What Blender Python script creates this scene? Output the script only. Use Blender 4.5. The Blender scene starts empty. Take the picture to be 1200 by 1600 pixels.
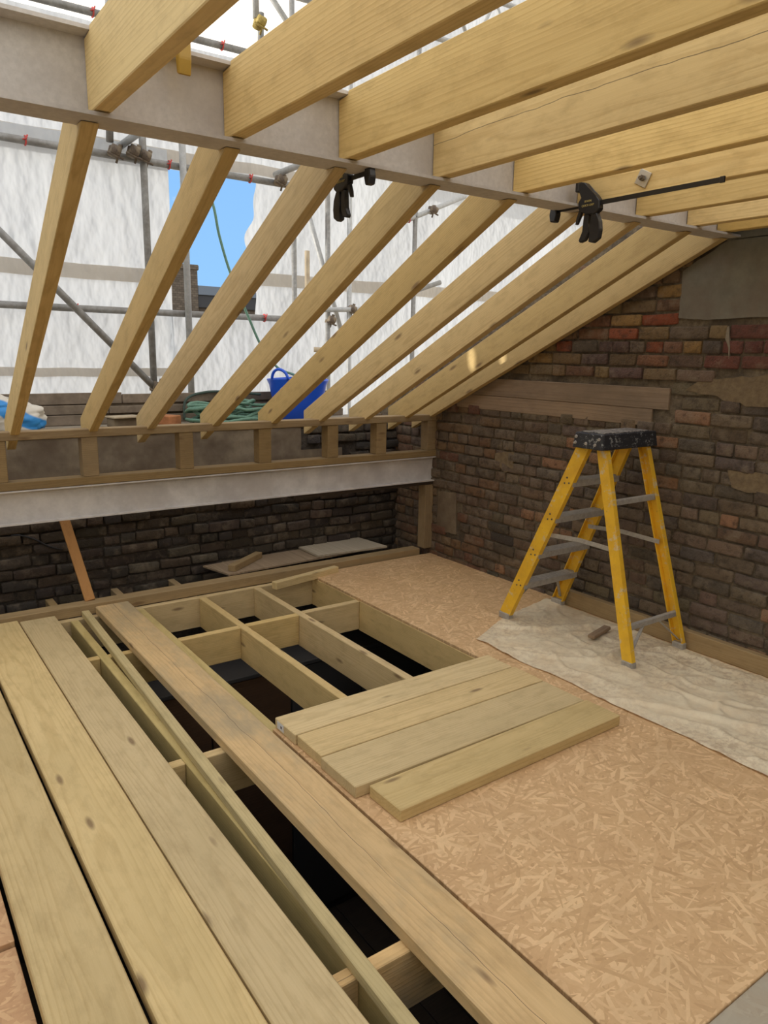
import bpy, bmesh, math, random
from mathutils import Vector, Matrix, noise as mnoise
random.seed(7)
S = bpy.context.scene
COL = S.collection

# ------------------------------------------------------------------ camera
CAM_H = 1.55
yaw, pitch, roll = math.radians(35.445), math.radians(11.999), math.radians(0.932)
F_PX = 1161.0
fwd = Vector((math.sin(yaw)*math.cos(pitch), math.cos(yaw)*math.cos(pitch), -math.sin(pitch)))
rgt = Vector((math.cos(yaw), -math.sin(yaw), 0)); upv = rgt.cross(fwd)
rr = rgt*math.cos(roll)+upv*math.sin(roll); uu = -rgt*math.sin(roll)+upv*math.cos(roll)
cd = bpy.data.cameras.new('camera'); cam = bpy.data.objects.new('camera', cd); COL.objects.link(cam)
cd.sensor_fit = 'VERTICAL'; cd.sensor_height = 36.0; cd.lens = F_PX/1600*36.0
cd.clip_start = 0.02; cd.clip_end = 500
cam.matrix_world = Matrix(((rr.x, uu.x, -fwd.x, 0), (rr.y, uu.y, -fwd.y, 0), (rr.z, uu.z, -fwd.z, CAM_H), (0, 0, 0, 1)))
S.camera = cam

# ------------------------------------------------------------------ world, sun, exposure
SKY_STRENGTH = 1.25
w = bpy.data.worlds.new('sky'); S.world = w; w.use_nodes = True
nt = w.node_tree; nt.nodes.clear()
def wn(t, **k):
    n = nt.nodes.new(t)
    for a, b in k.items(): setattr(n, a, b)
    return n
tc = wn('ShaderNodeTexCoord'); sx = wn('ShaderNodeSeparateXYZ'); nt.links.new(tc.outputs['Generated'], sx.inputs[0])
mp = wn('ShaderNodeMapping'); mp.inputs['Scale'].default_value = (1, 1, 2.2); mp.inputs['Location'].default_value = (9.1, 7.7, 0.22)
nt.links.new(tc.outputs['Generated'], mp.inputs[0])
nz = wn('ShaderNodeTexNoise'); nz.inputs['Scale'].default_value = 2.6; nz.inputs['Detail'].default_value = 7; nz.inputs['Roughness'].default_value = 0.58
nt.links.new(mp.outputs[0], nz.inputs['Vector'])
cr = wn('ShaderNodeValToRGB'); cr.color_ramp.elements[0].position = 0.39; cr.color_ramp.elements[1].position = 0.55
nt.links.new(nz.outputs[0], cr.inputs[0])
grad = wn('ShaderNodeValToRGB'); e = grad.color_ramp.elements
e[0].position = 0.0; e[0].color = (0.25, 0.48, 0.76, 1); e[1].position = 0.75; e[1].color = (0.12, 0.30, 0.72, 1)
nt.links.new(sx.outputs[2], grad.inputs[0])
mix = wn('ShaderNodeMixRGB'); mix.inputs[2].default_value = (1.62, 1.45, 1.18, 1)
nt.links.new(cr.outputs[0], mix.inputs[0]); nt.links.new(grad.outputs[0], mix.inputs[1])
gt = wn('ShaderNodeMath', operation='GREATER_THAN'); gt.inputs[1].default_value = -0.02; nt.links.new(sx.outputs[2], gt.inputs[0])
mix2 = wn('ShaderNodeMixRGB'); mix2.inputs[1].default_value = (0.16, 0.145, 0.125, 1)
nt.links.new(gt.outputs[0], mix2.inputs[0]); nt.links.new(mix.outputs[0], mix2.inputs[2])
bg = wn('ShaderNodeBackground'); bg.inputs[1].default_value = SKY_STRENGTH; nt.links.new(mix2.outputs[0], bg.inputs[0])
ow = wn('ShaderNodeOutputWorld'); nt.links.new(bg.outputs[0], ow.inputs[0])

SUN_DIR = Vector((-0.80, 0.42, 0.20)).normalized()       # towards the sun
sd = bpy.data.lights.new('sun', 'SUN'); sd.energy = 3.6; sd.angle = math.radians(0.6); sd.color = (1, 0.94, 0.84)
so = bpy.data.objects.new('sun', sd); COL.objects.link(so); so.location = SUN_DIR*30
so.rotation_euler = (-SUN_DIR).to_track_quat('-Z', 'Y').to_euler()

S.view_settings.view_transform = 'Standard'; S.view_settings.look = 'None'
S.view_settings.gamma = 1.0; S.view_settings.use_curve_mapping = False
S.view_settings.exposure = 0.10

# ------------------------------------------------------------------ material helpers
class NT:
    def __init__(s, name):
        s.m = bpy.data.materials.new(name); s.m.use_nodes = True; s.t = s.m.node_tree; s.t.nodes.clear()
        s.out = s.n('ShaderNodeOutputMaterial')
    def n(s, t, ins=None, **k):
        x = s.t.nodes.new(t)
        for a, b in k.items(): setattr(x, a, b)
        for a, b in (ins or {}).items(): s.set(x, a, b)
        return x
    def set(s, x, a, b):
        i = x.inputs[a]
        if hasattr(b, 'outputs'): b = b.outputs[0]
        if isinstance(b, bpy.types.NodeSocket): s.t.links.new(b, i)
        else:
            if isinstance(b, (tuple, list)) and len(b) == 3 and i.type == 'RGBA': b = (*b, 1)
            i.default_value = b
    def math(s, op, a, b=0.0, c=None):
        x = s.n('ShaderNodeMath', operation=op); s.set(x, 0, a); s.set(x, 1, b)
        if c is not None: s.set(x, 2, c)
        return x.outputs[0]
    def vm(s, op, a, b=(0, 0, 0)):
        x = s.n('ShaderNodeVectorMath', operation=op); s.set(x, 0, a); s.set(x, 1, b); return x.outputs[0]
    def mix(s, f, a, b, bt='MIX'):
        x = s.n('ShaderNodeMixRGB', blend_type=bt); s.set(x, 0, f); s.set(x, 1, a); s.set(x, 2, b); return x.outputs[0]
    def ramp(s, f, stops):
        x = s.n('ShaderNodeValToRGB'); s.set(x, 0, f); el = x.color_ramp.elements
        while len(el) < len(stops): el.new(0.5)
        for q, (p, c) in zip(el, stops):
            q.position = p; q.color = (c, c, c, 1) if isinstance(c, (int, float)) else (*c, 1)
        return x.outputs[0]
    def noise(s, v, scale, detail=3, rough=0.55, out=0):
        x = s.n('ShaderNodeTexNoise', {'Vector': v, 'Scale': scale, 'Detail': detail, 'Roughness': rough}); return x.outputs[out]
    def bump(s, h, strength=0.3, dist=0.01):
        return s.n('ShaderNodeBump', {'Height': h, 'Strength': strength, 'Distance': dist}).outputs[0]
    def principled(s, color, rough=0.7, normal=None, **k):
        p = s.n('ShaderNodeBsdfPrincipled', {'Base Color': color, 'Roughness': rough})
        for a, b in k.items(): s.set(p, a.replace('_', ' '), b)
        if normal is not None: s.set(p, 'Normal', normal)
        return p.outputs[0]
    def done(s, sh):
        s.t.links.new(sh, s.out.inputs[0]); return s.m

def wood(name, light, dark, knot=(0.16, 0.09, 0.04), blotch=(0.40, 0.33, 0.20), blotch_amt=0.5, ring=0.0085, rough=0.75, knots=0.55, bump=0.15, contrast=0.95, stain=None, crack=None):
    g = NT(name)
    oc = g.n('ShaderNodeTexCoord').outputs['Object']; oi = g.n('ShaderNodeObjectInfo'); rnd = oi.outputs['Random']
    off = g.n('ShaderNodeCombineXYZ', {0: g.math('MULTIPLY', rnd, 57.0), 1: g.math('MULTIPLY', rnd, 23.0), 2: g.math('MULTIPLY', rnd, 31.0)})
    p = g.vm('ADD', oc, off.outputs[0])
    warp = g.noise(g.vm('MULTIPLY', p, (0.9, 5, 5)), 1.0, 2, 0.5)
    kv = g.vm('MULTIPLY', p, (3.0, 11.0, 11.0))
    vo = g.n('ShaderNodeTexVoronoi', {'Vector': kv, 'Scale': 1.0, 'Randomness': 1.0}, feature='F1')
    kd, kc = vo.outputs['Distance'], vo.outputs['Color']
    kr = g.n('ShaderNodeSeparateColor', {0: kc}).outputs[0]
    ken = g.math('LESS_THAN', kr, knots)
    near = g.math('MULTIPLY', g.math('SMOOTH_MIN', 1.0, g.math('DIVIDE', 0.05, g.math('ADD', kd, 0.05)), 0.0), ken)
    sp = g.n('ShaderNodeSeparateXYZ', {0: oc})
    oy = g.math('MULTIPLY', g.math('SUBTRACT', g.math('FRACT', g.math('MULTIPLY', rnd, 7.3)), 0.5), 0.13)
    oz = g.math('MULTIPLY', g.math('SUBTRACT', g.math('FRACT', g.math('MULTIPLY', rnd, 13.7)), 0.5), 0.22)
    y = g.math('SUBTRACT', sp.outputs[1], oy); z = g.math('SUBTRACT', sp.outputs[2], oz)
    r = g.math('SQRT', g.math('ADD', g.math('MULTIPLY', y, y), g.math('MULTIPLY', z, z)))
    r = g.math('ADD', r, g.math('MULTIPLY', warp, 0.055)); r = g.math('ADD', r, g.math('MULTIPLY', near, 0.018))
    s1 = g.math('FRACT', g.math('DIVIDE', r, ring))
    rings = g.ramp(s1, [(0.0, 0.0), (0.55, 0.25), (0.85, 1.0), (1.0, 0.0)])
    fine = g.noise(g.vm('MULTIPLY', p, (5, 160, 160)), 1.0, 2, 0.6)
    f = g.math('ADD', g.math('MULTIPLY', rings, 0.55*contrast), g.math('MULTIPLY', g.math('SUBTRACT', fine, 0.5), 0.9*contrast))
    col = g.mix(f, light, dark)
    bl = g.noise(g.vm('MULTIPLY', p, (1.6, 5, 5)), 1.0, 4, 0.6)
    col = g.mix(g.math('MULTIPLY', g.ramp(bl, [(0.42, 0.0), (0.68, 1.0)]), blotch_amt), col, blotch)
    mo = g.noise(g.vm('MULTIPLY', p, (9, 22, 22)), 1.0, 4, 0.65)
    col = g.mix(g.math('MULTIPLY', g.ramp(mo, [(0.30, 1.0), (0.52, 0.0)]), 0.35), col, tuple(c*0.72 for c in dark))
    tone = g.n('ShaderNodeHueSaturation', {'Hue': 0.5, 'Saturation': g.math('ADD', 0.97, g.math('MULTIPLY', g.math('FRACT', g.math('MULTIPLY', rnd, 5.1)), 0.18)),
              'Value': g.math('ADD', 0.90, g.math('MULTIPLY', g.math('FRACT', g.math('MULTIPLY', rnd, 3.3)), 0.2)), 'Color': col}).outputs[0]
    km = g.math('MULTIPLY', g.ramp(kd, [(0.06, 1.0), (0.15, 0.0)]), ken)
    col = g.mix(g.math('MULTIPLY', km, 0.75), tone, knot)
    if stain:
        st = g.noise(g.vm('MULTIPLY', p, (1.1, 2.5, 2.5)), 1.0, 5, 0.7)
        col = g.mix(g.math('MULTIPLY', g.ramp(st, [(0.5, 0.0), (0.66, 1.0)]), 0.75), col, stain)
    if crack:      # a long drying crack that wanders along the face
        cn = g.noise(g.n('ShaderNodeCombineXYZ', {0: g.math('MULTIPLY', sp.outputs[0], 1.3), 1: rnd}).outputs[0], 1.0, 4, 0.6)
        ax = sp.outputs[1] if crack[0] == 0.0 else sp.outputs[2]
        d_ = g.math('ABSOLUTE', g.math('SUBTRACT', ax, g.math('ADD', crack[0], g.math('MULTIPLY', g.math('SUBTRACT', cn, 0.5), 0.07))))
        on_ = g.ramp(g.noise(g.vm('MULTIPLY', p, (1.2, 0, 0)), 1.0, 1, 0.5), [(0.36, 0.0), (0.42, 1.0)])
        col = g.mix(g.math('MULTIPLY', g.math('LESS_THAN', d_, crack[1]), g.math('MULTIPLY', on_, 0.7)), col, (0.04, 0.027, 0.015))
    nrm = g.bump(g.math('ADD', fine, g.math('MULTIPLY', rings, 0.5)), bump, 0.003)
    return g.done(g.principled(col, rough, nrm))

W_PLANK = wood('wood_plank', (0.69, 0.535, 0.28), (0.53, 0.38, 0.175), blotch=(0.53, 0.41, 0.205), ring=0.011)
W_JOIST = wood('wood_joist', (0.70, 0.53, 0.27), (0.52, 0.365, 0.16), blotch=(0.55, 0.415, 0.195), ring=0.009)
W_RAFT = wood('wood_rafter', (0.65, 0.485, 0.235), (0.47, 0.32, 0.135), blotch=(0.51, 0.385, 0.185), blotch_amt=0.4, knots=0.9)
W_ROOF = wood('wood_roof_joist', (0.82, 0.62, 0.285), (0.60, 0.41, 0.155), blotch=(0.71, 0.53, 0.235), blotch_amt=0.4, ring=0.012)
W_ROOF_CRACK = wood('wood_roof_joist_cracked', (0.82, 0.62, 0.285), (0.60, 0.41, 0.155), blotch=(0.71, 0.53, 0.235), blotch_amt=0.4, ring=0.012, crack=(0.012, 0.0011))
W_GREEN = wood('wood_treated', (0.60, 0.48, 0.235), (0.44, 0.335, 0.145), blotch=(0.43, 0.355, 0.17), ring=0.010)
W_WEATH = wood('wood_weathered', (0.76, 0.525, 0.245), (0.56, 0.36, 0.15), blotch=(0.61, 0.43, 0.205), blotch_amt=0.6, stain=(0.37, 0.30, 0.18), ring=0.014, bump=0.25, crack=(0.0, 0.0010))
W_SILL = wood('wood_sill', (0.42, 0.305, 0.165), (0.30, 0.205, 0.10), blotch=(0.30, 0.22, 0.12), ring=0.008, knots=0.2)
W_RED = wood('wood_redwood', (0.56, 0.28, 0.085), (0.42, 0.19, 0.055), blotch=(0.46, 0.23, 0.08), blotch_amt=0.3, knots=0.1)
W_OLD = wood('wood_old', (0.33, 0.24, 0.16), (0.23, 0.16, 0.10), blotch=(0.20, 0.145, 0.095), blotch_amt=0.7, ring=0.02, bump=0.4, knots=0.1)
W_FRAME = wood('wood_frame', (0.33, 0.235, 0.12), (0.225, 0.15, 0.07), blotch=(0.21, 0.15, 0.08), blotch_amt=0.55, ring=0.009)
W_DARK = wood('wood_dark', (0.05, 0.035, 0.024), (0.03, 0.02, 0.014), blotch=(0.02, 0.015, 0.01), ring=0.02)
W_CAB = wood('wood_cabinet', (0.13, 0.07, 0.035), (0.085, 0.045, 0.022), blotch=(0.06, 0.03, 0.015), ring=0.02)

def osb(name, base, lightc, darkc, grey=0.0):
    g = NT(name)
    oc = g.n('ShaderNodeTexCoord').outputs['Object']
    wv = g.n('ShaderNodeTexNoise', {'Vector': oc, 'Scale': 9.0, 'Detail': 2.0}).outputs['Color']
    v0 = g.vm('ADD', oc, g.vm('MULTIPLY', g.vm('SUBTRACT', wv, (0.5, 0.5, 0.5)), (0.010, 0.010, 0.0)))
    pri = tone = None
    for k, ang in enumerate((8, 35, 62, 90, 121, 148, 171)):
        vr = g.n('ShaderNodeVectorRotate', {'Vector': v0, 'Angle': math.radians(ang)}, rotation_type='Z_AXIS')
        mpn = g.n('ShaderNodeMapping', {'Vector': vr.outputs[0], 'Location': (k*3.7, k*1.9, 0), 'Scale': (12, 85, 1)})
        vv = g.n('ShaderNodeTexVoronoi', {'Vector': mpn.outputs[0], 'Scale': 1.0}, voronoi_dimensions='2D')
        sc = g.n('ShaderNodeSeparateColor', {0: vv.outputs['Color']})
        a, t = sc.outputs[0], sc.outputs[1]
        if pri is None: pri, tone = a, t
        else:
            f = g.math('GREATER_THAN', a, pri); tone = g.mix(f, tone, t); pri = g.math('MAXIMUM', a, pri)
    col = g.ramp(tone, [(0.0, darkc), (0.12, tuple(0.6*a+0.4*b for a, b in zip(darkc, base))), (0.35, base), (0.62, base), (0.80, lightc), (1.0, tuple(min(1, c*1.12) for c in lightc))])
    n1 = g.noise(oc, 3.0, 4, 0.6); col = g.mix(g.math('MULTIPLY', g.ramp(n1, [(0.4, 0.0), (0.7, 1.0)]), 0.45), col, tuple(c*0.78 for c in base))
    n2 = g.noise(oc, 60.0, 3, 0.6); col = g.mix(0.35, col, g.mix(n2, darkc, lightc))
    if grey:
        n3 = g.noise(oc, 9.0, 5, 0.65); col = g.mix(g.math('MULTIPLY', g.ramp(n3, [(0.3, 0.4), (0.6, 1.0)]), grey), col, (0.40, 0.36, 0.27))
    return g.done(g.principled(col, 0.75, g.bump(tone, 0.12, 0.002)))
M_OSB = osb('osb', (0.635, 0.40, 0.195), (0.80, 0.56, 0.30), (0.48, 0.285, 0.125))
M_OSB_RED = osb('osb_red', (0.58, 0.34, 0.17), (0.70, 0.46, 0.24), (0.44, 0.24, 0.11))
M_OSB_GREY = osb('osb_dusty', (0.42, 0.33, 0.22), (0.5, 0.42, 0.3), (0.3, 0.22, 0.14), 0.8)
M_PLY = osb('ply_offcut', (0.50, 0.42, 0.30), (0.55, 0.47, 0.35), (0.44, 0.36, 0.25), 0.3)
M_OSB_DARK = osb('osb_offcut', (0.33, 0.24, 0.15), (0.38, 0.28, 0.18), (0.24, 0.17, 0.1))

def rough_mat(name, c1, c2, scale=20, rough=0.9, bump=0.5, dist=0.01, c3=None, s3=3.0, a3=0.6):
    g = NT(name); oc = g.n('ShaderNodeTexCoord').outputs['Object']
    n = g.noise(oc, scale, 5, 0.65); col = g.mix(g.ramp(n, [(0.35, 0.0), (0.65, 1.0)]), c1, c2)
    if c3:
        m = g.noise(oc, s3, 4, 0.6); col = g.mix(g.math('MULTIPLY', g.ramp(m, [(0.45, 0.0), (0.62, 1.0)]), a3), col, c3)
    return g.done(g.principled(col, rough, g.bump(n, bump, dist)))
def plain(name, c, rough=0.6, metallic=0.0):
    g = NT(name); oc = g.n('ShaderNodeTexCoord').outputs['Object']
    n = g.noise(oc, 35, 3, 0.6); col = g.mix(g.math('MULTIPLY', n, 0.35), c, tuple(x*0.65 for x in c))
    return g.done(g.principled(col, rough, None, Metallic=metallic))

def brick_mat(name, island=False):
    g = NT(name); oc = g.n('ShaderNodeTexCoord').outputs['Object']
    if island:
        ri = g.n('ShaderNodeNewGeometry').outputs['Random Per Island']
        base = g.ramp(ri, [(0.0, (0.10, 0.075, 0.052)), (0.3, (0.15, 0.11, 0.075)), (0.6, (0.13, 0.085, 0.06)), (0.8, (0.19, 0.12, 0.06)), (1.0, (0.15, 0.07, 0.045))])
        p = oc; sc = 22
    else:
        oi = g.n('ShaderNodeObjectInfo'); base = oi.outputs['Color']
        p = g.vm('ADD', g.n('ShaderNodeNewGeometry').outputs['Position'], g.vm('MULTIPLY', (3.1, 5.3, 7.7), oi.outputs['Random'])); sc = 22
    n = g.noise(p, sc, 5, 0.68)
    col = g.mix(g.ramp(n, [(0.30, 0.75), (0.5, 0.0)]), base, (0.045, 0.035, 0.027))
    n2 = g.noise(p, 11, 4, 0.6)
    col = g.mix(g.math('MULTIPLY', g.ramp(n2, [(0.52, 0.0), (0.68, 1.0)]), 0.5), col, (0.23, 0.185, 0.13))
    n3 = g.noise(p, 90, 3, 0.7)
    return g.done(g.principled(col, 0.92, g.bump(g.math('ADD', n, g.math('MULTIPLY', n3, 0.45)), 0.8, 0.016)))
M_BRICK = brick_mat('brick'); M_BRICK_ISL = brick_mat('brick_far', True)
M_MORTAR = rough_mat('mortar', (0.22, 0.175, 0.115), (0.11, 0.085, 0.058), 26, 0.95, 0.8, 0.02, (0.05, 0.04, 0.03), 4.0, 0.7)
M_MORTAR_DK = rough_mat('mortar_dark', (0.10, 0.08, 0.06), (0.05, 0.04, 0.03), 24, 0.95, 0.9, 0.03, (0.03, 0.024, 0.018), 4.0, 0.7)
M_RENDER = rough_mat('render_grey', (0.21, 0.20, 0.155), (0.165, 0.155, 0.12), 14, 0.9, 0.2, 0.004, (0.17, 0.125, 0.092), 2.5, 0.6)
M_RENDER_TAN = rough_mat('render_tan', (0.22, 0.165, 0.095), (0.15, 0.11, 0.065), 30, 0.95, 0.7, 0.01)
M_RENDER_BACK = rough_mat('render_back', (0.25, 0.20, 0.135), (0.16, 0.12, 0.08), 7, 0.95, 0.5, 0.01, (0.12, 0.085, 0.055), 2.2, 0.8)
M_COPING = rough_mat('coping', (0.30, 0.26, 0.20), (0.20, 0.165, 0.12), 10, 0.9, 0.4, 0.01)
M_SLATE = rough_mat('parapet_board', (0.24, 0.19, 0.14), (0.16, 0.125, 0.09), 12, 0.85, 0.3, 0.005, (0.12, 0.09, 0.06), 3, 0.5)
M_STEEL = rough_mat('primer_steel', (0.63, 0.585, 0.53), (0.54, 0.50, 0.45), 60, 0.75, 0.15, 0.002, (0.48, 0.43, 0.38), 5, 0.55)
M_STEEL_LIGHT = rough_mat('primer_steel_pale', (0.70, 0.665, 0.62), (0.55, 0.52, 0.485), 9, 0.7, 0.1, 0.002, (0.47, 0.425, 0.385), 3, 0.5)
M_TUBE = rough_mat('galvanised_tube', (0.30, 0.30, 0.29), (0.20, 0.20, 0.19), 30, 0.5, 0.15, 0.002, (0.14, 0.12, 0.10), 6, 0.5)
M_TUBE_PALE = rough_mat('pale_tube', (0.45, 0.46, 0.46), (0.35, 0.36, 0.36), 30, 0.5, 0.15, 0.002)
M_RUST = rough_mat('rusty_coupler', (0.16, 0.12, 0.085), (0.08, 0.06, 0.045), 60, 0.8, 0.5, 0.004, (0.30, 0.24, 0.15), 12, 0.6)
M_BRASS = rough_mat('yellow_coupler', (0.45, 0.34, 0.08), (0.25, 0.18, 0.05), 60, 0.7, 0.5, 0.004)
M_RED = plain('red_tie', (0.55, 0.06, 0.05), 0.5)
M_BLACK = plain('black_plastic', (0.018, 0.018, 0.021), 0.42)
M_BAR = plain('dark_bar', (0.03, 0.028, 0.027), 0.4, 0.4)
M_YELLOW_PL = plain('yellow_plastic', (0.40, 0.24, 0.025), 0.45)
M_PRINT = plain('yellow_print', (0.50, 0.42, 0.16), 0.6)
M_ALU = rough_mat('aluminium', (0.42, 0.39, 0.34), (0.30, 0.275, 0.24), 50, 0.5, 0.15, 0.002, (0.45, 0.42, 0.36), 8, 0.5)
M_ZINC = plain('zinc_plate', (0.62, 0.61, 0.58), 0.3, 0.7)
M_LABEL = plain('white_label', (0.75, 0.74, 0.72), 0.6)
M_INK = plain('label_ink', (0.05, 0.05, 0.06), 0.6)
M_BLUE = plain('blue_tub', (0.012, 0.10, 0.72), 0.35)
M_ROPE = rough_mat('green_rope', (0.16, 0.30, 0.22), (0.10, 0.20, 0.15), 120, 0.8, 0.5, 0.005)
M_ROPE_DK = rough_mat('dark_rope', (0.07, 0.11, 0.09), (0.04, 0.06, 0.05), 120, 0.8, 0.5, 0.005)
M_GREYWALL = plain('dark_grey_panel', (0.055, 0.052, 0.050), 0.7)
M_ORANGE_BRICK = rough_mat('orange_brick', (0.46, 0.19, 0.075), (0.33, 0.13, 0.05), 30, 0.9, 0.5, 0.005)
M_SLAB = rough_mat('pale_slab', (0.46, 0.38, 0.26), (0.36, 0.29, 0.2), 12, 0.85, 0.2, 0.003)
M_FARBRICK = None

def fibreglass():
    g = NT('yellow_fibreglass'); oc = g.n('ShaderNodeTexCoord').outputs['Object']; oi = g.n('ShaderNodeObjectInfo')
    p = g.vm('ADD', oc, g.vm('MULTIPLY', (7.0, 5.0, 3.0), oi.outputs['Random']))
    n = g.noise(p, 9, 4, 0.6)
    col = g.mix(g.ramp(n, [(0.4, 0.0), (0.7, 0.7)]), (0.88, 0.53, 0.03), (0.66, 0.35, 0.03))
    n2 = g.noise(g.vm('MULTIPLY', p, (9, 16, 16)), 1.0, 6, 0.75)
    col = g.mix(g.ramp(n2, [(0.57, 0.0), (0.64, 0.75)]), col, (0.66, 0.58, 0.42))
    n3 = g.noise(p, 60, 4, 0.7)
    col = g.mix(g.ramp(n3, [(0.66, 0.0), (0.72, 0.7)]), col, (0.10, 0.07, 0.04))
    return g.done(g.principled(col, 0.5, g.bump(n2, 0.1, 0.002)))
M_FIB = fibreglass()
def splatter(name, base, spots, amt=0.56):
    g = NT(name); oc = g.n('ShaderNodeTexCoord').outputs['Object']
    n = g.noise(g.vm('MULTIPLY', oc, (60, 60, 60)), 1.0, 5, 0.75)
    n0 = g.noise(oc, 22, 3, 0.6)
    f = g.ramp(g.math('ADD', g.math('MULTIPLY', n, 0.7), g.math('MULTIPLY', n0, 0.3)), [(amt, 0.0), (amt+0.03, 0.85)])
    return g.done(g.principled(g.mix(f, base, spots), 0.6))
M_CAP = splatter('cap_plastic', (0.02, 0.02, 0.024), (0.34, 0.35, 0.33), 0.555)
M_CAP_TOP = splatter('cap_top', (0.05, 0.05, 0.05), (0.34, 0.31, 0.27), 0.46)

def sheeting(name, c=(0.66, 0.695, 0.735), trans=0.5, alpha=0.0):
    g = NT(name); oc = g.n('ShaderNodeTexCoord').outputs['Object']
    n = g.noise(g.vm('MULTIPLY', oc, (15, 15, 8)), 1.0, 1.5, 0.5); n2 = g.noise(oc, 2.0, 3, 0.6)
    col = g.mix(g.math('MULTIPLY', n2, 0.25), c, tuple(x*0.82 for x in c))
    nrm = g.bump(n, 0.7, 0.035)
    d = g.n('ShaderNodeBsdfDiffuse', {'Color': col, 'Normal': nrm}); t = g.n('ShaderNodeBsdfTranslucent', {'Color': col, 'Normal': nrm})
    m = g.n('ShaderNodeMixShader', {0: trans, 1: d.outputs[0], 2: t.outputs[0]})
    return g.done(m.outputs[0])
M_SHEET = sheeting('white_sheeting'); M_LAP = sheeting('lap_band', (0.60, 0.555, 0.49), 0.45)
def polythene():
    g = NT('dust_sheet'); oc = g.n('ShaderNodeTexCoord').outputs['Object']
    n = g.noise(g.vm('MULTIPLY', oc, (7, 7, 7)), 1.0, 6, 0.7); n2 = g.noise(oc, 34, 5, 0.7)
    n3 = g.noise(oc, 1.6, 3, 0.55)
    f = g.ramp(n, [(0.36, 1.0), (0.58, 0.0)]); f2 = g.ramp(n2, [(0.40, 1.0), (0.55, 0.0)])
    col = g.mix(g.math('MULTIPLY', f, 0.55), (0.90, 0.79, 0.56), (0.84, 0.66, 0.42))
    col = g.mix(g.math('MULTIPLY', f2, g.math('MULTIPLY', g.ramp(n3, [(0.35, 1.0), (0.6, 0.2)]), 0.6)), col, (0.48, 0.345, 0.215))
    b = g.principled(col, 0.55, g.bump(g.math('ADD', n, g.math('MULTIPLY', n2, 0.3)), 0.35, 0.008))
    tr = g.n('ShaderNodeBsdfTransparent', {'Color': (0.9, 0.86, 0.8, 1)})
    m = g.n('ShaderNodeMixShader', {0: 0.16, 1: b, 2: tr.outputs[0]})
    return g.done(m.outputs[0])
M_POLY = polythene()
def bagmat():
    g = NT('printed_bag'); oc = g.n('ShaderNodeTexCoord').outputs['Object']
    w_ = g.noise(oc, 5, 2, 0.5); sp = g.n('ShaderNodeSeparateXYZ', {0: oc})
    v = g.math('ADD', g.math('ADD', sp.outputs[2], g.math('MULTIPLY', sp.outputs[0], 0.45)), g.math('MULTIPLY', w_, 0.09))
    f = g.ramp(v, [(0.13, 0.0), (0.14, 1.0), (0.225, 1.0), (0.235, 0.0)])
    return g.done(g.principled(g.mix(f, (0.62, 0.58, 0.50), (0.03, 0.25, 0.62)), 0.5))
M_BAG = bagmat()
def farbrick():
    g = NT('far_chimney_brick'); oc = g.n('ShaderNodeTexCoord').outputs['Object']
    v = g.n('ShaderNodeMapping', {'Vector': oc, 'Rotation': (math.radians(90), 0, 0)})
    b = g.n('ShaderNodeTexBrick', {'Vector': v.outputs[0], 'Color1': (0.075, 0.062, 0.052), 'Color2': (0.13, 0.11, 0.09), 'Mortar': (0.045, 0.04, 0.032), 'Scale': 3.4, 'Mortar Size': 0.02})
    return g.done(g.principled(b.outputs[0], 0.9))
M_FARBRICK = farbrick()

# ------------------------------------------------------------------ object helpers
def put(name, me, mat, parent=None, loc=(0, 0, 0), mw=None):
    o = bpy.data.objects.new(name, me); COL.objects.link(o)
    if mat and not me.materials: me.materials.append(mat)
    if parent: o.parent = parent
    if mw is not None: o.matrix_local = mw
    else: o.location = loc
    return o
def tag(o, label, cat, group=None, kind=None):
    o['label'] = label; o['category'] = cat
    if group: o['group'] = group
    if kind: o['kind'] = kind
    return o
def struct(o, label=None, cat=None):
    o['kind'] = 'structure'
    if label: o['label'] = label
    if cat: o['category'] = cat
    return o
def empty(name, loc=(0, 0, 0)):
    o = bpy.data.objects.new(name, None); COL.objects.link(o); o.location = loc; o.empty_display_size = 0.1; return o
def finish(bm, name, smooth=False, bevel=0.0, seg=1):
    if bevel: bmesh.ops.bevel(bm, geom=list(bm.edges), offset=bevel, segments=seg, profile=0.5, affect='EDGES')
    bmesh.ops.recalc_face_normals(bm, faces=bm.faces)
    me = bpy.data.meshes.new(name); bm.to_mesh(me); bm.free()
    if smooth:
        for p in me.polygons: p.use_smooth = True
    return me
def bm_box(bm, x0, x1, y0, y1, z0, z1):
    vs = [bm.verts.new((x, y, z)) for x in (x0, x1) for y in (y0, y1) for z in (z0, z1)]
    for f in ((0, 1, 3, 2), (4, 6, 7, 5), (0, 4, 5, 1), (2, 3, 7, 6), (0, 2, 6, 4), (1, 5, 7, 3)):
        bm.faces.new([vs[i] for i in f])
    return vs
def box_me(name, x0, x1, y0, y1, z0, z1, bevel=0.0):
    bm = bmesh.new(); bm_box(bm, x0, x1, y0, y1, z0, z1); return finish(bm, name, bevel=bevel)
def prism_me(name, pts, t, bevel=0.0, smooth=False):
    """closed outline pts (2D a,b) extruded along local x from 0 to t; a->y, b->z"""
    bm = bmesh.new()
    a = [bm.verts.new((0, p[0], p[1])) for p in pts]; b = [bm.verts.new((t, p[0], p[1])) for p in pts]
    n = len(pts); bm.faces.new(a[::-1]); bm.faces.new(b)
    for i in range(n): bm.faces.new((a[i], a[(i+1) % n], b[(i+1) % n], b[i]))
    return finish(bm, name, smooth, bevel)
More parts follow.
